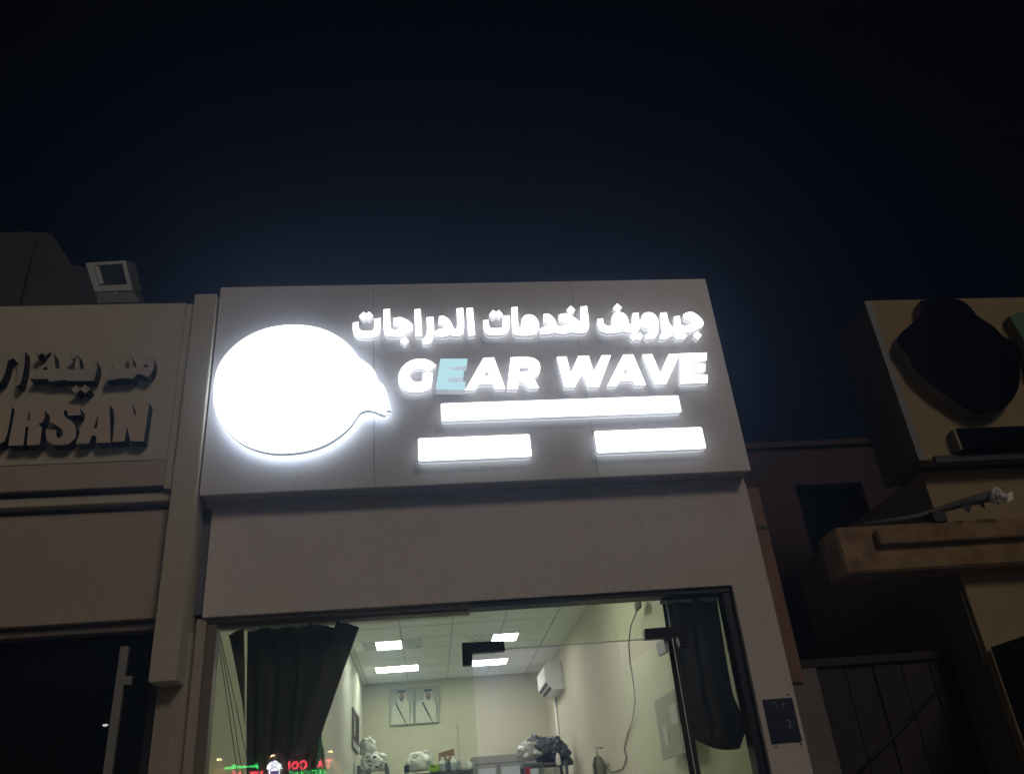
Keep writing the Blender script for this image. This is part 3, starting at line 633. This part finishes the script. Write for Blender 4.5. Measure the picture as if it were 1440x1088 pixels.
# ================================================================ inside the lit shop
# gathered vertical blind
bl = thing('vertical_blind', 'dark gathered vertical blind fanned out behind the wide fixed pane', 'blind', tuple(P(400, 1000, .5)))
def c7(x, y): return (260+x/3.6, 820+y/3.6)
SL = [((222,262),(298,225),(306,730),(300,640),.40), ((315,240),(376,226),(372,1020),(312,1020),.46), ((372,228),(432,220),(410,1020),(350,1020),.43), ((428,224),(492,214),(450,1020),(390,1020),.47),
      ((488,218),(552,216),(500,1020),(430,1020),.44), ((546,214),(600,206),(540,1020),(470,1020),.48), ((596,208),(650,196),(580,1020),(515,1020),.45), ((632,196),(700,212),(620,1020),(545,1020),.41), ((690,208),(758,222),(650,1020),(560,1020),.46), ((772,178),(882,220),(600,1020),(500,1020),.40)]
for i, (a, b, c, d, Y) in enumerate(SL):
    A, B, C_, D_ = P(*c7(*a), Y), P(*c7(*b), Y), P(*c7(*c), Y+.02), P(*c7(*d), Y+.02)
    bm = bmesh.new(); nu, nv = 6, 14; g = []
    for back in (0, 1):
        rows = []
        for j in range(nv+1):
            r_ = []
            for k in range(nu+1):
                u, w = k/nu, j/nv
                p = A.lerp(B, u).lerp(D_.lerp(C_, u), w)
                p.y += .016*math.sin(u*math.pi)*(1 if i % 2 else -.6) + .012*math.sin(w*5+i*1.7) + back*.003
                r_.append(bm.verts.new(p))
            rows.append(r_)
        g.append(rows)
    for rows in g:
        for j in range(nv):
            for k in range(nu): bm.faces.new((rows[j][k], rows[j][k+1], rows[j+1][k+1], rows[j+1][k]))
    for j in range(nv):
        for k in (0, nu): bm.faces.new((g[0][j][k], g[0][j+1][k], g[1][j+1][k], g[1][j][k]))
    for k in range(nu):
        for j in (0, nv): bm.faces.new((g[0][j][k], g[0][j][k+1], g[1][j][k+1], g[1][j][k]))
    fin('slat', bm, MT['black_cloth' if i % 3 else 'black_cloth_pale'], bl, True)
box('head_rail', P(310, 880, .43).x, P(660, 850, .43).x, .41, .47, ZG+.01, ZG+.05, MT['white'], bl)
for x in (405, 418, 440, 452, 468):
    v = P(x, 871-(x-300)*.05, .43); tube('hanger', [(v.x, .44, ZG+.012), (v.x, .44, v.z-.03)], .0025, MT['white'], bl, 6)
# right curtain
cu = thing('dark_curtain', 'dark curtain hanging behind the narrow pane by the numbered pier', 'curtain', tuple(P(990, 1000, .45)))
Lb = [(931, 846), (936, 880), (943, 925), (950, 975), (957, 1018), (966, 1030)]
Rb = [(1008, 841), (1014, 880), (1022, 930), (1031, 978), (1051, 1022), (1040, 1052)]
def bez(pts, w):
    n_ = len(pts)-1; i = min(int(w*n_), n_-1); f = w*n_-i
    return (pts[i][0]*(1-f)+pts[i+1][0]*f, pts[i][1]*(1-f)+pts[i+1][1]*f)
bm = bmesh.new(); nu, nv = 40, 24; g = []
for back in (0, 1):
    rows = []
    for j in range(nv+1):
        r_ = []
        for k in range(nu+1):
            u, w = k/nu, j/nv; a, b = bez(Lb, w), bez(Rb, w)
            x = a[0]*(1-u)+b[0]*u; y = a[1]*(1-u)+b[1]*u + (6*math.sin(u*9) if j == 0 else 0)*.4 + (10*math.sin(u*3.1) if j == nv else 0)
            Y = .43+.020*math.sin(u*17+w*1.5)+.012*math.sin(u*41+w*2.2)+.012*noise.noise(Vector((u*4, w*4, 3)))+back*.003
            r_.append(bm.verts.new(P(x, y, Y)))
        rows.append(r_)
    g.append(rows)
for rows in g:
    for j in range(nv):
        for k in range(nu): bm.faces.new((rows[j][k], rows[j][k+1], rows[j+1][k+1], rows[j+1][k]))
for j in range(nv):
    for k in (0, nu): bm.faces.new((g[0][j][k], g[0][j+1][k], g[1][j+1][k], g[1][j][k]))
for k in range(nu):
    for j in (0, nv): bm.faces.new((g[0][j][k], g[0][j][k+1], g[1][j][k+1], g[1][j][k]))
fin('cloth', bm, MT['curtain'], cu, True)
q0, q1 = P(944, 925, .40), P(957, 925, .40)
box('side_slat', q0.x-.01, q1.x-.004, .385, .398, .2, P(948, 905, .40).z, MT['curtain'], cu)
box('curtain_rail', P(928, 850, .43).x, P(1015, 845, .43).x, .42, .45, ZG+.005, ZG+.03, MT['white'], cu)
# cords by the left pane
for a, b, lb in (((306, 896), (334, 1088), 'thin black cord hanging beside the dark blind, nearest the window frame'), ((308, 892), (341, 1088), 'thin black cord hanging beside the dark blind, between two others'), ((309, 890), (352, 1088), 'thin black cord slanting closest to the dark blind')):
    p, q = P(*a, .36), P(*b, .36)
    tag(tube('hanging_cord', [p, p.lerp(q, .5)+Vector((.004, 0, 0)), q], .0022, MT['cable'], None, 6), lb, 'cord', 'cords by the left pane')
# air conditioner on the right wall
acA = PX(791, 948, XR)
ya0 = acA.y; zt = PX(789, 929, XR).z; zb = PX(793.5, 967, XR).z; wd = .24
yb0 = ya0+.85
ac = thing('air_conditioner', 'white split air conditioner high on the shop side wall', 'air conditioner', (XR, ya0, zb))
pr = [(XR-.002, zb), (XR-.002, zt), (XR-wd*.80, zt), (XR-wd, zt-.05), (XR-wd, zb+.11), (XR-wd*.62, zb)]
prism('body', [pr], ya0, yb0, MT['white'], ac)
prism('end_cap', [[(XR-.012, zb+.012), (XR-.012, zt-.012), (XR-wd*.66, zt-.012), (XR-wd*.70, zb+.05), (XR-wd*.55, zb+.012)]], ya0-.008, ya0-.0005, MT['white'], ac)
for k in (0, 1):
    s0, s1 = .12+.45*k, .40+.45*k
    def slope(s): return Vector((XR-wd+(wd*.38)*s, 0, zb+.11-.11*s))
    a, b = slope(s0), slope(s1); nn_ = Vector((-.11, 0, -wd*.38)).normalized()*.004
    hexa('vent', [(a.x, ya0+.03, a.z), (b.x, ya0+.03, b.z), (b.x, yb0-.03, b.z), (a.x, yb0-.03, a.z)]+[(v.x+nn_.x, yy, v.z+nn_.z) for v, yy in ((a, ya0+.03), (b, ya0+.03), (b, yb0-.03), (a, yb0-.03))], MT['black'], ac)
tube('drain_pipe', [(XR-.02, yb0-.05, zb+.02), (XR-.02, yb0-.05, zb-.9), (XR-.02, yb0-.05, .3)], .018, MT['white'], ac)
# double portrait on the back wall
YP = YB-.03
pt = thing('double_portrait', 'framed pair of portraits of robed men on the back wall', 'picture', tuple(P(582, 1018, YP)))
MT['pic_bg'] = mat('portrait_backdrop', (.40, .42, .36), .5, .06)
MT['robe'] = mat('pale_robe_print', (.60, .63, .53), .5, .04)
MT['skin'] = mat('skin_print', (.34, .23, .17), .5, .1)
MT['robe_trim'] = mat('dark_robe_edging', (.13, .12, .09), .5, .1)
MT['pic_frame'] = mat('grey_picture_frame', (.28, .30, .25), .5, .06)
def cp(x, y): v = P(540+x/13.6, 950+y/13.6, YP); return (v.x, v.z)
for (x0, x1, ya, yb_, yc, yd) in ((110, 578, 262, 225, 925, 960), (590, 1060, 215, 190, 885, 925)):
    l = [cp(x0, yd), cp(x1, yc), cp(x1, yb_), cp(x0, ya)]
    prism('frame', [l], YP-.002, YB-.002, MT['pic_frame'], pt)
    ins = [cp(x0+12, yd-14), cp(x1-12, yc-14), cp(x1-12, yb_+14), cp(x0+12, ya+14)]
    prism('print', [ins], YP-.006, YP-.0025, MT['pic_bg'], pt)
for dx, dy, w in ((0, 0, 1), (510, -25, 1)):
    L_ = lambda pts: [soften([cp(x+dx, y+dy) for x, y in pts], 60)]
    prism('robe', L_([(140, 925), (150, 620), (215, 520), (265, 470), (262, 330), (290, 265), (330, 255), (385, 270), (405, 330), (425, 450), (480, 500), (535, 600), (560, 900), (350, 915)] if dx == 0 else [(105, 920), (100, 560), (170, 500), (250, 470), (268, 330), (285, 265), (330, 255), (385, 270), (410, 330), (430, 480), (480, 520), (520, 640), (530, 900), (350, 915)]), YP-.009, YP-.0065, MT['robe'], pt)
    prism('face', [[cp(x+dx, y+dy) for x, y in [(330+48*math.cos(a*.3142), 395+85*math.sin(a*.3142)) for a in range(20)]]], YP-.012, YP-.0095, MT['skin'], pt)
    prism('headband', [[cp(255+dx, 325+dy), cp(406+dx, 314+dy), cp(406+dx, 272+dy), cp(255+dx, 282+dy)]], YP-.014, YP-.0095, MT['black'], pt)
    prism('beard', [[cp(x+dx, y+dy) for x, y in [(300, 430), (330, 420), (365, 430), (372, 350), (385, 350), (382, 440), (345, 490), (310, 470)]]], YP-.015, YP-.0125, MT['robe_trim'], pt)
    prism('robe_edge', L_([(215, 520), (240, 515), (330, 700), (420, 880), (435, 915), (415, 915), (305, 720), (225, 560)]), YP-.012, YP-.0095, MT['robe_trim'], pt)
    prism('robe_edge', L_([(470, 490), (490, 520), (515, 620), (505, 860), (490, 880), (495, 620)]), YP-.012, YP-.0095, MT['robe_trim'], pt)
# poster on the left wall
po = thing('wall_poster', 'narrow dark framed poster on the side wall near the spotted bag', 'picture', tuple(PX(498, 1050, XL)))
yA, yB = PX(494.5, 1000, XL).y, PX(503, 1000, XL).y; zA, zB = PX(496, 1052, XL).z, PX(496, 996, XL).z
yA, yB = min(yA, yB), max(yA, yB)
prism('frame', [[(yA, zA), (yB, zA), (yB, zB), (yA, zB)]], XL+.002, XL+.022, MT['alu_brown'], po, 'x')
prism('print', [[(yA+.03, zA+.1), (yB-.03, zA+.1), (yB-.03, zB-.03), (yA+.03, zB-.03)]], XL+.0225, XL+.025, mat('poster_print', (.06, .05, .045), .9, .8, 6, spec=.05), po, 'x')
prism('figure', [soften([(yA+.14, zA+.15), (yA+.24, zA+.15), (yA+.26, zA+.40), (yA+.28, zB-.2), (yA+.2, zB-.14), (yA+.14, zA+.45)], 70)], XL+.0255, XL+.028, MT['robe'], po, 'x')
prism('caption', [[(yA+.02, zA+.01), (yB-.02, zA+.01), (yB-.02, zA+.07), (yA+.02, zA+.07)]], XL+.0225, XL+.026, MT['tgrid'], po, 'x')
# racks, cabinet and stored goods along the back
YS = 6.6
def rack(name, label, xa, xb, ztop, y0, y1, levels, m):
    t = thing(name, label, 'rack', ((xa+xb)/2, y0, .145))
    for x in (xa, xb-.035):
        for y in (y0, y1-.035): box('post', x, x+.035, y, y+.035, .146, ztop, m, t)
    for z in levels: box('shelf', xa+.001, xb-.001, y0+.036, y1-.036, z, z+.03, m, t)
    return t
r1 = (P(503, 1080, YS).x, P(522, 1080, YS).x)
zr1 = P(510, 1075, YS).z
rack('storage_rack', 'grey steel rack holding the white spotted bag', max(P(502, 1080, YS).x, XL+.02), P(545, 1080, YS).x, zr1, YS, YS+.5, (.5, 1.1, 1.7, zr1-.18), MT['rack'])
r2a, r2b = P(585, 1080, YS).x, P(662, 1080, YS).x
zr2 = P(620, 1084, YS).z
rack('storage_rack', 'middle steel rack carrying the white bag, green box and bottles', r2a-.05, r2b+.03, zr2, YS, YS+.5, (.5, 1.1, 1.7, zr2-.03), MT['rack'])
YS3 = 6.0
zr3 = P(770, 1070, YS3).z
rack('storage_rack', 'steel rack in the corner under the black plastic bags', P(737, 1080, YS3).x, P(799, 1080, YS3).x, zr3, YS3, YS3+.5, (.5, 1.1, 1.7, zr3-.035), MT['rack'])
MT['bag_clear'] = mat('clear_plastic_bag', (.58, .60, .57), .18, .3, 9, .6, 30, spec=.6)
MT['bag_white'] = mat('white_plastic_bag', (.72, .73, .69), .25, .12, 12, .5, 30, spec=.5)
MT['bag_grey'] = mat('grey_plastic_bag', (.30, .31, .32), .22, .4, 9, .6, 30, spec=.6)
MT['bag_dark'] = mat('dark_grey_plastic_bag', (.075, .08, .095), .2, .6, 9, .8, 30, spec=.7)
MT['bag_black'] = mat('black_plastic_bag', (.022, .024, .030), .22, .4, 9, .6, 30, spec=.6)
def pm_(px): return px/1161*(5+YS)*.98
def bag(label, x, y, rx, rz, seed, m, Y=None, amp=.3, freq=2.0, name='plastic_bag', spots=0, grp=None):
    Y = Y or YS+.25; s = (5+Y)/1161*.98
    c = P(x, y, Y); o = crumple(name, (0, 0, 0), (rx*s, min(rx, rz)*s*.9, rz*s), seed, m, None, amp, freq, 4, False)
    o.location = c; tag(o, label, 'bag', grp); return o
o = bag('clear plastic bag slumped on top of the white spotted bag', 518, 1052, 10, 13, 1, MT['bag_clear'])
o = bag('stuffed white plastic bag with dark spots on a rack', 522, 1073, 13, 17, 2, MT['bag_white'])
for k, (x, y) in enumerate(((517, 1064), (519, 1069.5), (527, 1064), (521, 1076), (530, 1078))):
    v = P(x, y, YS+.02); dk = crumple('spot', tuple(v), (.022+.006*(k % 2), .012, .012+.003*(k % 3)), 20+k, MT['black'], o, .2, 2, 2)
bag('clear plastic bag at the rack post by the white spotted bag', 536, 1074, 8, 14, 5, MT['bag_clear'], YS+.3)
bag('grey crumpled bag at the foot of the white spotted bag', 512, 1083, 9, 8, 6, MT['bag_grey'], YS+.1)
o = bag('round white printed bag beside the lime green box', 588, 1074, 15, 15, 8, MT['bag_white'], amp=.2)
v = P(582, 1066, YS+.06)
me = fit_mesh(text_mesh('TO', .1, .001), .12, .05); tx = link('lettering', me, mat('dark_red_print', (.16, .04, .04), .5), o); tx.rotation_euler = (math.radians(80), math.radians(-65), 0); tx.location = v-o.location
bag('grey crumpled part of the bags between white bag and green box', 600, 1072, 9, 14, 9, MT['bag_clear'], YS+.3)
o = tag(box('seat_back', P(568, 1080, YS).x, P(575, 1080, YS).x, YS-.05, YS+.3, zr2+.001, P(570, 1072, YS).z, MT['steel_blue'], None, bevel=.03), 'dark blue padded slab standing beside the white bag', 'pad')
g0, g1 = P(604, 1084, YS), P(617, 1074, YS)
t = thing('green_box', 'small lime green carton on the middle rack', 'box', (g0.x, YS, g0.z))
box('carton', g0.x, g1.x, YS-.02, YS+.12, zr2+.001, g1.z, mat('lime_carton', (.28, .55, .02), .5, .06), t, bevel=.003)
box('lettering', g0.x+.02, g0.x+.08, YS-.0225, YS-.0205, g1.z-.030, g1.z-.018, MT['black'], t)
cq = [P(617, 1084, YS+.3), P(640, 1084, YS+.3), P(638.5, 1051.5, YS+.3), P(616.5, 1058.5, YS+.3)]
tag(hexa('cardboard', [*cq, *[v+Vector((0, .05, 0)) for v in cq]], mat('brown_cardboard', (.33, .19, .10), .8, .08, 8), None), 'tilted brown cardboard sheet behind the bottles', 'cardboard')
bt = [(622, 1064, 4.6, (.80, .82, .80), 'white bottle at the cardboard edge'), (629.5, 1063, 4.2, (.16, .17, .19), 'dark labelled bottle between the white ones'), (637, 1062.5, 4.6, (.82, .83, .82), 'tall white bottle in front of the cardboard'), (645, 1065, 3.2, (.35, .36, .36), 'slim grey bottle outermost of the bottle row')]
for x, y, w, c, lb in bt:
    p = P(x, y, YS+.08); r = w/1161*11.4*.98
    t = thing('bottle', lb, 'bottle', (p.x, p.y, zr2), 'bottles on the middle rack')
    h = p.z-zr2
    ring('bottle_body', Vector((p.x, p.y, zr2+.001)), Vector((0, 1e-4, 1)).normalized(), [(0, 0), (0, r), (h*.70, r), (h*.80, r*.5), (h*.84, r*.45)], mat('bottle_plastic', c, .35, .05), t, 14)
    ring('cap', Vector((p.x, p.y, zr2+h*.845)), Vector((0, 1e-4, 1)).normalized(), [(0, 0), (0, r*.5), (h*.155, r*.5), (h*.155, 0)], MT['white'], t, 12)
    ring('bottle_label', Vector((p.x, p.y, zr2+h*.15)), Vector((0, 1e-4, 1)).normalized(), [(0, r*1.02), (h*.4, r*1.02)], mat('bottle_label', (.12, .13, .16) if c[0] < .3 else (.45, .52, .60), .5, .3, 20), t, 14)
bag('small clear bag hanging at the cabinet edge', 659, 1079, 6, 8, 12, MT['bag_clear'], YS+.1)
v = P(644, 1062, YB-.01); w = P(643, 1017, YB-.01)
tag(tube('wall_conduit', [(v.x, YB-.012, v.z-1.2), (w.x, YB-.012, w.z)], .011, MT['tgrid'], None), 'thin grey conduit running up the back wall', 'pipe')
YC = 7.7
c0, c1_, cb = P(663, 1064, YC), P(762, 1056, YC), P(700, 1100, YC)
cab = thing('wall_cabinet', 'grey metal cabinet with panelled doors on the back wall', 'cabinet', (c0.x, YC, 1.6))
ct = P(700, 1061, YC).z
MT['cab'] = mat('grey_cabinet_paint', (.27, .27, .25), .45, .06, metal=.1)
box('carcass', c0.x, c1_.x, YC, YB-.003, .2, ct, MT['cab'], cab, bevel=.004)
xs_ = [P(668, 1080, YC).x, P(701, 1080, YC).x, P(735, 1080, YC).x]
for a, b in zip(xs_, xs_[1:]+[c1_.x-.03]):
    box('door_gap', a+.006, b-.012, YC-.003, YC-.0005, .24, P(700, 1073, YC).z+.012, MT['black'], cab)
    d_ = box('door', a+.014, b-.020, YC-.022, YC-.001, .25, P(700, 1073, YC).z, MT['cab'], cab, bevel=.004)
    box('door_panel', a+.04, b-.044, YC-.026, YC-.0225, .35, P(700, 1073, YC).z-.05, mat('cabinet_panel', (.46, .50, .52), .35, .05), d_)
for i, (x, y, rx, rz, m, lb) in enumerate(((745, 1057, 14, 15, 'bag_clear', 'pale crumpled plastic bag at the cabinet end of the heap'), (760, 1054, 17, 15, 'bag_dark', 'dark grey glossy plastic bag in the middle of the heap'), (770, 1062, 14, 12, 'bag_black', 'black plastic bag low in the middle of the heap'), (784, 1064, 15, 20, 'bag_black', 'large black plastic bag at the wall end of the heap'), (776, 1046, 7, 8, 'bag_grey', 'small grey bag knot on top of the heap'), (749, 1050, 7, 7, 'bag_white', 'white bag corner on top of the heap'))):
    bag(lb, x, y, rx, rz, 30+i, MT[m], YS3+.15+.02*i, .6, 2.8)
v = P(785, 1069, YS3-.12)
tag(crumple('white_tag', tuple(v), (.03, .015, .09), 50, MT['white'], None, .15, 2, 2), 'white paper strip on the black bag', 'tag')
a, b = P(739, 1086, YS3-.03), P(745, 1078, YS3-.03)
tag(box('red_carton', a.x, b.x, YS3-.05, YS3+.05, zr3-.19, b.z, mat('red_carton', (.42, .02, .03), .5), None, bevel=.003), 'small red carton by the corner rack post', 'box')
# flag stand by the left wall
YF = 2.7
fg = thing('flag_stand', 'furled green and white flag on a thin pole beside the blind', 'flag', tuple(P(452, 1090, YF)))
top = P(450.5, 1030, YF); 
tube('pole', [(top.x+.005, YF+.03, .15), (top.x, YF+.02, top.z)], .010, MT['steel'], fg)
def cone_flag(name, prof, Y, m, sd):
    bm = bmesh.new(); rows = []
    for (xl, xr, y) in prof:
        rw = []
        for k in range(13):
            u = k/12; p = P(xl*(1-u)+xr*u, y, Y); p.y += .018*math.sin(u*11+sd)+.02*math.sin(u*math.pi); rw.append(bm.verts.new(p))
        rows.append(rw)
    for A, B in zip(rows, rows[1:]):
        for k in range(12): bm.faces.new((A[k], A[k+1], B[k+1], B[k]))
    bmesh.ops.solidify(bm, geom=list(bm.faces), thickness=.003)
    return fin(name, bm, m, fg, True)
cone_flag('green_cloth', [(450, 451.5, 1031), (447.5, 453.5, 1045), (445, 455, 1060), (443, 457, 1075), (440.5, 459, 1095), (439, 460, 1115)], YF, mat('green_flag', (.02, .42, .24), .7, .15, 8), 1)
cone_flag('white_cloth', [(441.5, 442, 1053), (437, 442.5, 1068), (430.5, 442, 1080), (431, 441, 1095), (431, 441, 1115)], YF-.03, mat('white_flag', (.62, .60, .58), .7, .08, 8), 4)
cone_flag('yellow_cloth', [(454, 455, 1050), (455, 457, 1065), (456, 458.5, 1085), (457, 460, 1115)], YF-.02, mat('yellow_flag', (.45, .36, .04), .7, .1, 8), 2)
# wall cable and hanging extinguisher on the right wall
pts = [(895, 860), (887, 880), (884, 905), (886, 930), (891, 960), (893, 985), (890, 1010), (883, 1030), (878, 1052), (881, 1065), (876, 1080), (860, 1086), (852, 1078), (856, 1074)]
tag(tube('wall_cable', [PX(x, y, XR-.012) for x, y in pts], .006, MT['cable_grey'], None, 6), 'loose dark cable wandering down the wall by the open door', 'cable')
v = PX(897, 852, XR-.01)
tag(crumple('cable_bracket', tuple(v), (.02, .09, .05), 60, MT['cable_grey'], None, .5, 3, 2), 'small dark bracket where the wall cable starts', 'bracket')
e = PX(840, 1062, XR-.07); eb = PX(843, 1090, XR-.07)
ex = thing('fire_extinguisher', 'grey wrapped extinguisher hanging on the wall below the loose cable', 'extinguisher', (e.x, e.y, e.z-.45))
ring('cylinder', Vector((e.x, e.y, e.z-.48)), Vector((0, 1e-4, 1)).normalized(), [(0, 0), (0, .065), (.40, .068), (.46, .045), (.48, .02), (.48, 0)], mat('grey_cover', (.24, .24, .18), .6, .12), ex, 16)
tube('hook', [(XR-.003, e.y, e.z+.07), (e.x, e.y, e.z+.08), (e.x, e.y, e.z-.01)], .006, MT['cable'], ex, 6)
tube('hose', [(e.x-.03, e.y-.03, e.z-.02), (e.x-.06, e.y-.09, e.z-.08), (e.x-.05, e.y-.09, e.z-.3)], .010, MT['cable'], ex, 6)
# board added in place of poster-like reflections in the door glass
nb = thing('reflection_board', 'grey board with papers standing in for reflections in the open door', 'board', tuple(PX(980, 1060, 1.9)))
ya, yb2 = .75, 1.05
prism('board', [[(1.2, 2.02), (1.9, 2.02), (1.9, 2.45), (1.2, 2.45)]], XR-.02, XR-.002, MT['pic_frame'], nb, 'x')
for i, (y, z, s) in enumerate(((1.28, 2.22, .20), (1.62, 2.10, .13))):
    prism('paper', [[(y, z), (y+s, z+.01), (y+s, z+.15), (y, z+.14)]], XR-.024, XR-.0205, MT['tgrid'], nb, 'x')

# ================================================================ across the street (seen mirrored in the glass)
SS = 40.0
far_b = thing('restaurant_building', 'two storey restaurant building across the road with neon signs', 'building', (-6, -SS-3, 0))
FB = mat('brown_restaurant_render', (.16, .11, .08), .85, .12, .6)
box('wall', -34, 26, -SS-6, -SS, 0, 7.2, FB, far_b)
box('parapet', -34.1, 26.1, -SS-6.1, -SS+.15, 7.201, 7.6, MT['concrete_dark'], far_b)
for k in range(8):
    x = -30+k*7; box('shop_window', x, x+4.6, -SS+.002, -SS+.05, .4, 3.0, MT['logo_dark'], far_b)
NE = {'red': emit('red_neon', (1, .06, .10), 40), 'green': emit('green_neon', (.05, 1, .20), 30), 'white': emit('white_neon', (.85, .92, 1), 46), 'blue': emit('blue_neon', (.06, .06, .7), 9), 'bulb': emit('warm_bulb', (1, .72, .32), 90)}
def neon(s, px, py, wpx, hpx, key, parent, name='letter'):
    c = PR(px, py, YG, SS-.12); k = (c-P(px, py, YG)).length + (P(px, py, YG)-CAM).length
    w = abs(PR(px-wpx/2, py, YG, SS-.12).x-PR(px+wpx/2, py, YG, SS-.12).x); h = abs(PR(px, py-hpx/2, YG, SS-.12).z-PR(px, py+hpx/2, YG, SS-.12).z)
    me = fit_mesh(text_mesh(s, .5, .03, .022 if hpx > 9 else .008), w, h); o = link(name, me, NE[key], parent)
    o.rotation_euler = (math.radians(90), 0, math.radians(180)); o.location = c - Vector(parent.location); return o
t = thing('red_neon_sign', 'large red neon letters above the green RESTAURANT word', 'neon sign', tuple(PR(430, 1075, YG, SS-.12)))
for s, x, y, w, h in (('T', 462, 1072.5, 9, 11), ('A', 450.5, 1073.5, 10, 11), ('O', 426.5, 1074.5, 11, 12.5), ('O', 415, 1075.5, 9.5, 11.5), ('I', 406.5, 1076, 3, 11)):
    neon(s, x, y, w, h, 'red', t)
t = thing('green_neon_sign', 'small green neon RESTAURANT letters under the red ones', 'neon sign', tuple(PR(430, 1086, YG, SS-.12)))
for i, s in enumerate('RESTAURANT'): neon(s, 455.3-i*5.25, 1085.2+i*.22, 4.2, 7.5, 'green', t)
t = thing('arch_neon_sign', 'white and blue arched window neon emblem', 'neon sign', tuple(PR(386, 1075, YG, SS-.12)))
def nloop(pts):
    return [(PR(x, y, YG, SS-.12).x, PR(x, y, YG, SS-.12).z) for x, y in pts]
def c1p(x, y): return (280+x/12, 1030+y/12)
arch = [c1p(1128, 610), c1p(1150, 550), c1p(1190, 500), c1p(1240, 470), c1p(1290, 465), c1p(1350, 495), c1p(1390, 545), c1p(1408, 605), c1p(1358, 612), c1p(1362, 800), c1p(1180, 800), c1p(1178, 612)]
arch = soften(nloop(arch), 60, 1)
prism('emblem_face', [arch], -SS+.05, -SS+.12, NE['white'], t)
for a in range(5):
    an = math.radians(180-a*45+180) ; cx_, cy_ = 1272, 625
    p1 = c1p(cx_+40*math.cos(an)-6, cy_+40*math.sin(an)); p2 = c1p(cx_+68*math.cos(an-.22), cy_+68*math.sin(an-.22)); p3 = c1p(cx_+68*math.cos(an+.22), cy_+68*math.sin(an+.22))
    prism('fan_segment', [nloop([p1, p2, p3])], -SS+.121, -SS+.15, NE['blue'], t)
prism('emblem_pane', [nloop([c1p(1200, 640), c1p(1340, 640), c1p(1342, 790), c1p(1200, 790)])], -SS+.121, -SS+.15, NE['blue'], t)
t = thing('green_bar_sign', 'long green neon swoosh bar over red Arabic neon', 'neon sign', tuple(PR(338, 1078, YG, SS-.12)))
bar = [c1p(430, 575), c1p(470, 572), c1p(540, 570), c1p(575, 530), c1p(610, 535), c1p(612, 562), c1p(680, 545), c1p(710, 560), c1p(900, 548), c1p(940, 528), c1p(990, 530), c1p(992, 605), c1p(940, 582), c1p(700, 590), c1p(460, 612), c1p(432, 600)]
prism('bar', [nloop(bar)], -SS+.05, -SS+.12, NE['green'], t)
t = thing('red_arabic_neon', 'red neon Arabic strokes under the green bar', 'neon sign', tuple(PR(350, 1088, YG, SS-.12)))
for l in ([(548, 640), (600, 630), (612, 700), (560, 720)], [(640, 690), (690, 640), (712, 645), (690, 720)], [(850, 660), (940, 640), (990, 650), (985, 720), (860, 720)], [(1030, 640), (1072, 636), (1078, 720), (1035, 720)]):
    prism('stroke', [nloop([c1p(*p) for p in l])], -SS+.05, -SS+.12, NE['red'], t)
t = thing('green_cross_neon', 'small green neon mark near the building edge', 'neon sign', tuple(PR(286, 1087, YG, SS-.12)))
prism('mark', [nloop([c1p(25, 650), c1p(60, 648), c1p(60, 660), c1p(110, 655), c1p(100, 720), c1p(40, 720)])], -SS+.05, -SS+.12, NE['green'], t)
for px, py, lb in ((308.5, 1068, 'warm wall downlight over the green neon bar'), (383.5, 1062.5, 'warm wall downlight above the arched emblem'), (464.5, 1057, 'warm wall downlight beside the red neon letters'), (288, 1072, 'warm wall downlight at the far building end')):
    c = PR(px, py, YG, SS-.2)
    t = thing('wall_downlight', lb, 'wall lamp', (c.x, c.y, c.z), 'downlights on the restaurant wall')
    box('housing', c.x-.11, c.x+.11, -SS+.002, -SS+.24, c.z+.06, c.z+.14, MT['black'], t)
    box('bulb', c.x-.10, c.x+.10, -SS+.12, -SS+.23, c.z, c.z+.058, NE['bulb'], t)
    ld = bpy.data.lights.new('lamp', 'SPOT'); lo = bpy.data.objects.new('spot_beam', ld); COL.objects.link(lo)
    ld.energy = 20000; ld.color = (1, .68, .30); ld.spot_size = math.radians(75); ld.spot_blend = .6; ld.shadow_soft_size = .05
    lo.parent = t; lo.location = (0, .0, -.02); lo.rotation_euler = (math.radians(-12), 0, 0)

# ================================================================ haze volume added for the glow around the sign
hm = bpy.data.materials.new('glow_haze'); hm.use_nodes = True
hn = hm.node_tree.nodes; hn.remove(hn['Principled BSDF'])
pv = hn.new('ShaderNodeVolumePrincipled'); pv.inputs['Color'].default_value = (.38, .58, 1.0, 1); pv.inputs['Density'].default_value = .021; pv.inputs['Anisotropy'].default_value = .82
hm.node_tree.links.new(pv.outputs[0], hn['Material Output'].inputs['Volume'])
hz = box('haze', -310, 310, -310, 310, -1.1, 9.0, hm)
tag(hz, 'thin haze volume added for the glow around the lit sign', 'haze', kind='stuff')
